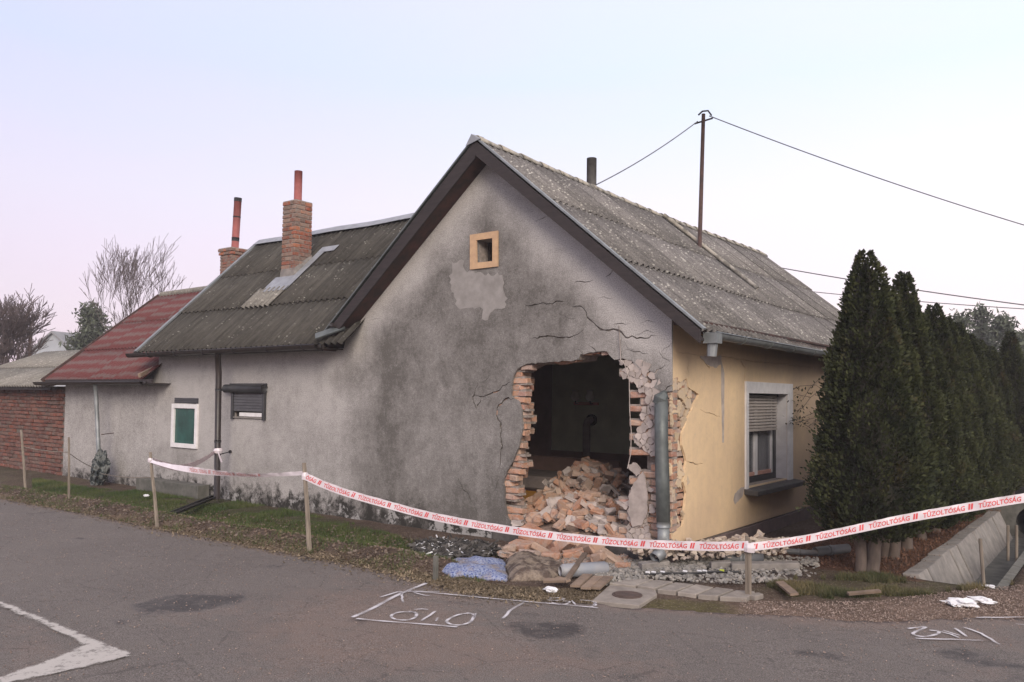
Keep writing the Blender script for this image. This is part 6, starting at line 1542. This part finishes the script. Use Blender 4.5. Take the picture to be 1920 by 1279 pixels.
# ------------------------------------------------------------------ things lying about
def lump(name, pxs, height, mat, label, cat, seed=0, edge=.10, fold=.03, grid=.035, fsc=6):
    pp = jag(PG(pxs), .015, .05, True, seed)
    def dsp(X, Y):
        d = np.clip(polydist(X, Y, pp) / edge, 0, 1) ** .5
        return height * d * (1 + .25 * vnoise(X, Y, 3, seed)) + fold * vnoise(X, Y, fsc, seed + 4) * d + .3 * fold * vnoise(X, Y, fsc * 3, seed) * d
    o = plate(name, pp, [], FZ(.0), .02, grid, mat, None, disp=dsp, smooth=True); return tag(o, label, cat)
def blanket_mat():
    m, t, b = new_mat('muddy_blue_checked_fabric'); n = NB(t); co = n.coord('Object')
    v = n.vor(co, 42); ck = n.n('ShaderNodeTexChecker'); ck.inputs['Scale'].default_value = 40; n.lk(co, ck.inputs['Vector'])
    c = n.mix(n.rng(v, .30, .45), L(.05, .085, .27), L(.28, .32, .45)); c = n.mix(n.m('MULTIPLY', ck.outputs['Fac'], .35), c, L(.07, .10, .25))
    c = n.mix(n.rng(n.noise(co, 4.5, 6, .7), .48, .64, 0, .9), c, L(.25, .205, .175)); n.lk(c, b.inputs['Base Color']); b.inputs['Roughness'].default_value = .95
    n.bump(n.noise(co, 30, 4), .6, .01, b); return m
lump('blanket', [(822, 1060), (850, 1049), (895, 1046), (944, 1050), (949, 1068), (950, 1088), (905, 1085), (868, 1079), (845, 1081), (826, 1070)], .05, blanket_mat(), 'muddy blue and white checked blanket bundled beside the road', 'blanket', 3, fold=.04, fsc=7, edge=.22)
lump('carpet', [(948, 1052), (985, 1046), (1030, 1052), (1060, 1060), (1064, 1070), (1050, 1080), (1034, 1086), (1000, 1087), (957, 1089), (952, 1070)], .09, simple('muddy_matted_carpet', L(.30, .24, .19), L(.11, .08, .065), 9, 1, 1, .04, lo=.42, hi=.58), 'matted mud-brown carpet heaped next to the blue blanket', 'carpet', 8, fold=.07, fsc=7, edge=.16)
lump('dirt_board', [(752, 1056), (800, 1046), (838, 1050), (812, 1066), (775, 1066)], .05, simple('rusty_mud', L(.17, .10, .075), L(.08, .055, .045), 8), 'rust-brown warped sheet at the left end of the blue blanket', 'board', 5, fold=.02)
a = gp(818, 1088); tag(box('marker_post', (a[0] - .03, a[1] - .02, -.05), (a[0] + .01, a[1] + .02, .22), M['concrete_dark'], None, .004), 'short grey post beside the blue blanket', 'post')
a = Vector(gp(1050, 1083) + (.06,)); b = Vector(gp(1138, 1077) + (.06,))
o = MB().tube([a, a.lerp(b, .06), a.lerp(b, .5), a.lerp(b, .95), b], [.045, .066, .066, .066, .05], 18).build('plastic_pipe', M['pvc'], None, True); tag(o, 'fat blue-grey to cream plastic pipe lying in front of the bricks', 'pipe')
for i, (pa_, pb_, w, lab) in enumerate((((1060, 1100), (1097, 1070), .05, 'splintered lath leaning over the blue-grey pipe'), ((1078, 1108), (1102, 1090), .09, 'first short floor board left of the paving'), ((1098, 1112), (1122, 1094), .09, 'second short floor board from the pipe'), ((1116, 1112), (1141, 1094), .09, 'third short floor board from the pipe'), ((1020, 1097), (1062, 1100), .06, 'grey board end lying beside the carpet'), ((1045, 1092), (1066, 1102), .05, 'brown lath end by the carpet'),
                                  ((1462, 1100), (1490, 1128), .07, 'short brown plank poking from the grass hole by the stake'), ((1590, 1122), (1650, 1121), .04, 'thin twig-like lath lying in the dry grass'))):
    A_ = Vector(gp(*pa_) + (.03,)); B_ = Vector(gp(*pb_) + (.05 if i != 0 else .16,)); o = strip('wooden_board', A_, B_, w, .02, (0, -.25, 1), M['plank'], None); tag(o, lab, 'board', 'loose boards')
# paving slabs and manhole
pav = tag(empty('paving', (0, 0, 0)), kind='structure')
def qp(name, pxs, z, th, mat, parent, bev=.006, jg=True):
    p = PG(pxs); n = len(p); m_ = MB(); zz = [random.uniform(-.004, .004) if jg else 0 for _ in p]
    m_.add([(a, b, z + zz[i]) for i, (a, b) in enumerate(p)] + [(a, b, z - th) for a, b in p], [tuple(range(n)), tuple(range(2 * n - 1, n - 1, -1))] + [(i, i + n, (i + 1) % n + n, (i + 1) % n) for i in range(n)])
    me = mesh(name, m_.v, m_.f); bm = bmesh.new(); bm.from_mesh(me); bmesh.ops.recalc_face_normals(bm, faces=bm.faces[:])
    if bev: bmesh.ops.bevel(bm, geom=bm.edges[:], offset=bev, segments=1, affect='EDGES')
    bm.to_mesh(me); bm.free(); return link(name, me, mat, parent)
for q in ([(1142, 1100), (1178, 1090), (1226, 1092), (1190, 1104)], [(1194, 1104), (1229, 1092.5), (1262, 1096), (1228, 1109)], [(1232, 1110), (1266, 1097), (1301, 1101), (1266, 1114)], [(1270, 1115), (1304, 1101.5), (1338, 1106), (1304, 1120)], [(1308, 1121), (1342, 1107), (1376, 1111), (1345, 1124)], [(1349, 1125), (1380, 1112), (1416, 1115), (1400, 1127)], [(1400, 1120), (1422, 1116), (1432, 1119), (1416, 1124)]):
    qp('paving_slab', q, .028, .05, M['paver'], pav)
qp('manhole_slab', [(1110, 1130), (1142, 1102), (1230, 1112), (1232, 1119), (1198, 1140)], .022, .05, M['paver'], pav)
c_ = gp(1176, 1121); mh = empty('manhole_cover', (c_[0], c_[1], .022), 'round rusty iron manhole cover set in the concrete slab', 'manhole cover')
MB().tube([(0, 0, -.01), (0, 0, .008)], .128, 28).build('lid', M['iron'], mh); MB().tube([(0, 0, .008), (0, 0, .013)], .108, 28).build('raised_disc', M['iron'], mh)
for i, (q, lab) in enumerate((([(1196, 1068), (1250, 1062), (1256, 1066), (1204, 1073)], 'low concrete kerb piece by the elbow of the broken downpipe'), ([(1330, 1066), (1368, 1064), (1372, 1068), (1334, 1070)], 'small concrete kerb piece left of the split stake'), ([(1370, 1066), (1496, 1065), (1500, 1071), (1372, 1073)], 'long concrete kerb piece behind the split stake'))):
    tag(qp('kerb_stone', q, .075, .09, M['concrete'], None), lab, 'kerb stone', 'loose kerb stones')
tag(box('base_slab', tuple(Vector((un(268, 900, 1, -.12).x, -.25, -.1))), (un(384, 915, 1, -.12).x, -.03, .20), M['concrete_dark'], None, .01), 'low concrete slab leaning on the wall foot under the bathroom window', 'slab')
a = gp(320, 972); b = gp(362, 955); c = gp(405, 941)
o = half_gutter('gutter_piece', (a[0], a[1], .07), (c[0], c[1] - .02, .10), .05, M['black_plastic'], None); tag(o, 'black half-round gutter piece lying on the grass under the brown downpipe', 'gutter')
cable = [gp(1208, 1084), gp(1250, 1083), gp(1300, 1082), gp(1340, 1080), gp(1385, 1079)]
ct = empty('light_string', (0, 0, 0), 'black cable with small white clips lying across the gravel', 'cable')
MB().tube([(p[0], p[1], .035 + .006 * (i % 2)) for i, p in enumerate(cable)], .011, 6).build('cable', M['black_plastic'], ct)
for px, m__ in ((1215, 'tissue'), (1226, 'tissue'), (1243, 'tissue'), (1285, 'tissue'), (1312, 'tissue'), (1322, 'tissue'), (1354, 'yel')):
    a = gp(px, 1083.5 - (px - 1208) * .028); MB().tube([(a[0] - .02, a[1] - .005, .05), (a[0] + .02, a[1] - .005, .052)], .011, 6).build('clip', M['tissue'] if m__ == 'tissue' else simple('lime_yellow_plastic', L(.55, .62, .08)), ct)
for p0_, p1_, r_, lab in (((1358, 1057), (1432, 1062), .055, 'grey plastic pipe lying against the wall foot behind the split stake'), ((1528, 1045), (1590, 1040), .05, 'grey downpipe piece lying by the first thuja trunk'), ((1470, 1040), (1535, 1046), .03, 'thin dark pipe lying between the wall and the first thuja')):
    a = gp(*p0_); b = gp(*p1_); tag(MB().tube([(a[0], a[1], r_ + .01), (b[0], b[1], r_ + .02)], r_, 14).tube([(a[0] * .6 + b[0] * .4, a[1] * .6 + b[1] * .4, r_ + .014), (a[0] * .5 + b[0] * .5, a[1] * .5 + b[1] * .5, r_ + .015)], r_ * 1.12, 14).build('loose_pipe', M['pvc2'], None, True), lab, 'pipe')
def crumple(name, px, py, s, label, seed, mat, z=.03, sx=1.4):
    bm = bmesh.new(); bmesh.ops.create_icosphere(bm, subdivisions=3, radius=.5); R = random.Random(seed)
    for v in bm.verts:
        q = v.co.normalized(); v.co *= 1 + .6 * mnoise.noise(q * 2.2 + Vector((seed, 0, 0))) + .35 * mnoise.noise(q * 5 + Vector((0, seed, 0)))
        v.co.x *= sx; v.co.z *= .5
    me = bpy.data.meshes.new(name); bm.to_mesh(me); bm.free(); o = link(name, me, mat); g_ = gp(px, py); o.location = (g_[0], g_[1], z); o.scale = (s, s, s); return tag(o, label, 'litter')
crumple('crumpled_paper', 1032, 1112, .085, 'crumpled white paper on the mossy edge below the boards', 3, M['tissue'])
crumple('crumpled_paper', 1803, 1134, .13, 'flattened white paper on the gravel beside the ditch, nearer the thujas', 6, M['tissue'], .015, 1.8)
crumple('crumpled_paper', 1840, 1129, .11, 'white paper scrap on the gravel closest to the right edge', 9, M['tissue'], .015, 1.8)
crumple('crumpled_paper', 1855, 1102, .06, 'tiny white scrap at the foot of the leaning ditch stake', 11, M['tissue'], .012, 1.5)
crumple('crumpled_paper', 64 + 210, 935, .07, 'small pale scrap on the grass below the bathroom window', 12, M['tissue'], .05, 1.5)
# camouflage bag hung on the annex downpipe foot
bm = bmesh.new(); bmesh.ops.create_icosphere(bm, subdivisions=4, radius=.5)
for v in bm.verts:
    q = v.co.copy(); v.co *= 1 + .45 * mnoise.noise(q * 5) + .2 * mnoise.noise(q * 12); v.co.z *= 1.55; v.co.x *= .62 + .5 * max(0, -q.z * 1.5); v.co.x += -.55 * max(0, -q.z) * 1.2; v.co.y *= .5; v.co += Vector((.09 * mnoise.noise(q * 20), 0, .12 * mnoise.noise(q * 17 + Vector((3, 0, 0)))))
me = bpy.data.meshes.new('bag'); bm.to_mesh(me); bm.free()
m, t, bs = new_mat('camouflage_fabric'); n = NB(t); co = n.coord('Object')
n.lk(n.mix(n.rng(n.noise(co, 5, 3, .6, .8), .47, .53), L(.02, .028, .03), L(.14, .15, .145)), bs.inputs['Base Color']); bs.inputs['Roughness'].default_value = .8
o = link('torn_bag', me, m); q = un(188, 905, 1, -.35); o.location = (q.x, -.35, .27); o.scale = (.55, .5, .42); tag(o, 'crumpled camouflage-patterned bag at the foot of the annex downpipe', 'bag')
# loose cable hanging in front of the hole
P_ = [wp(1163, 612), wp(1166, 660), wp(1166, 676), wp(1175, 682), wp(1184, 710), wp(1185, 770), wp(1188, 810), wp(1187, 850), wp(1181, 878)]
tag(MB().tube([(x, -.03 - .02 * (i > 2), z) for i, (x, z) in enumerate(P_)], .005, 5).build('hanging_cable', M['shard'], None, True), 'thin pale cable dangling down the right edge of the hole', 'cable')

# ------------------------------------------------------------------ light evening haze
hz_m = bpy.data.materials.new('thin_haze'); hz_m.use_nodes = True; t = hz_m.node_tree; t.nodes.clear()
vo = t.nodes.new('ShaderNodeVolumePrincipled'); vo.inputs['Color'].default_value = (.93, .90, .97, 1); vo.inputs['Density'].default_value = .0018; vo.inputs['Anisotropy'].default_value = 0.0
oo = t.nodes.new('ShaderNodeOutputMaterial'); t.links.new(vo.outputs[0], oo.inputs['Volume'])
if 1:
    hzo = MB().box((-75, -35, -1.6), (60, 75, 12)).build('haze', hz_m); tag(hzo, 'thin pale evening haze', 'haze', kind='stuff')
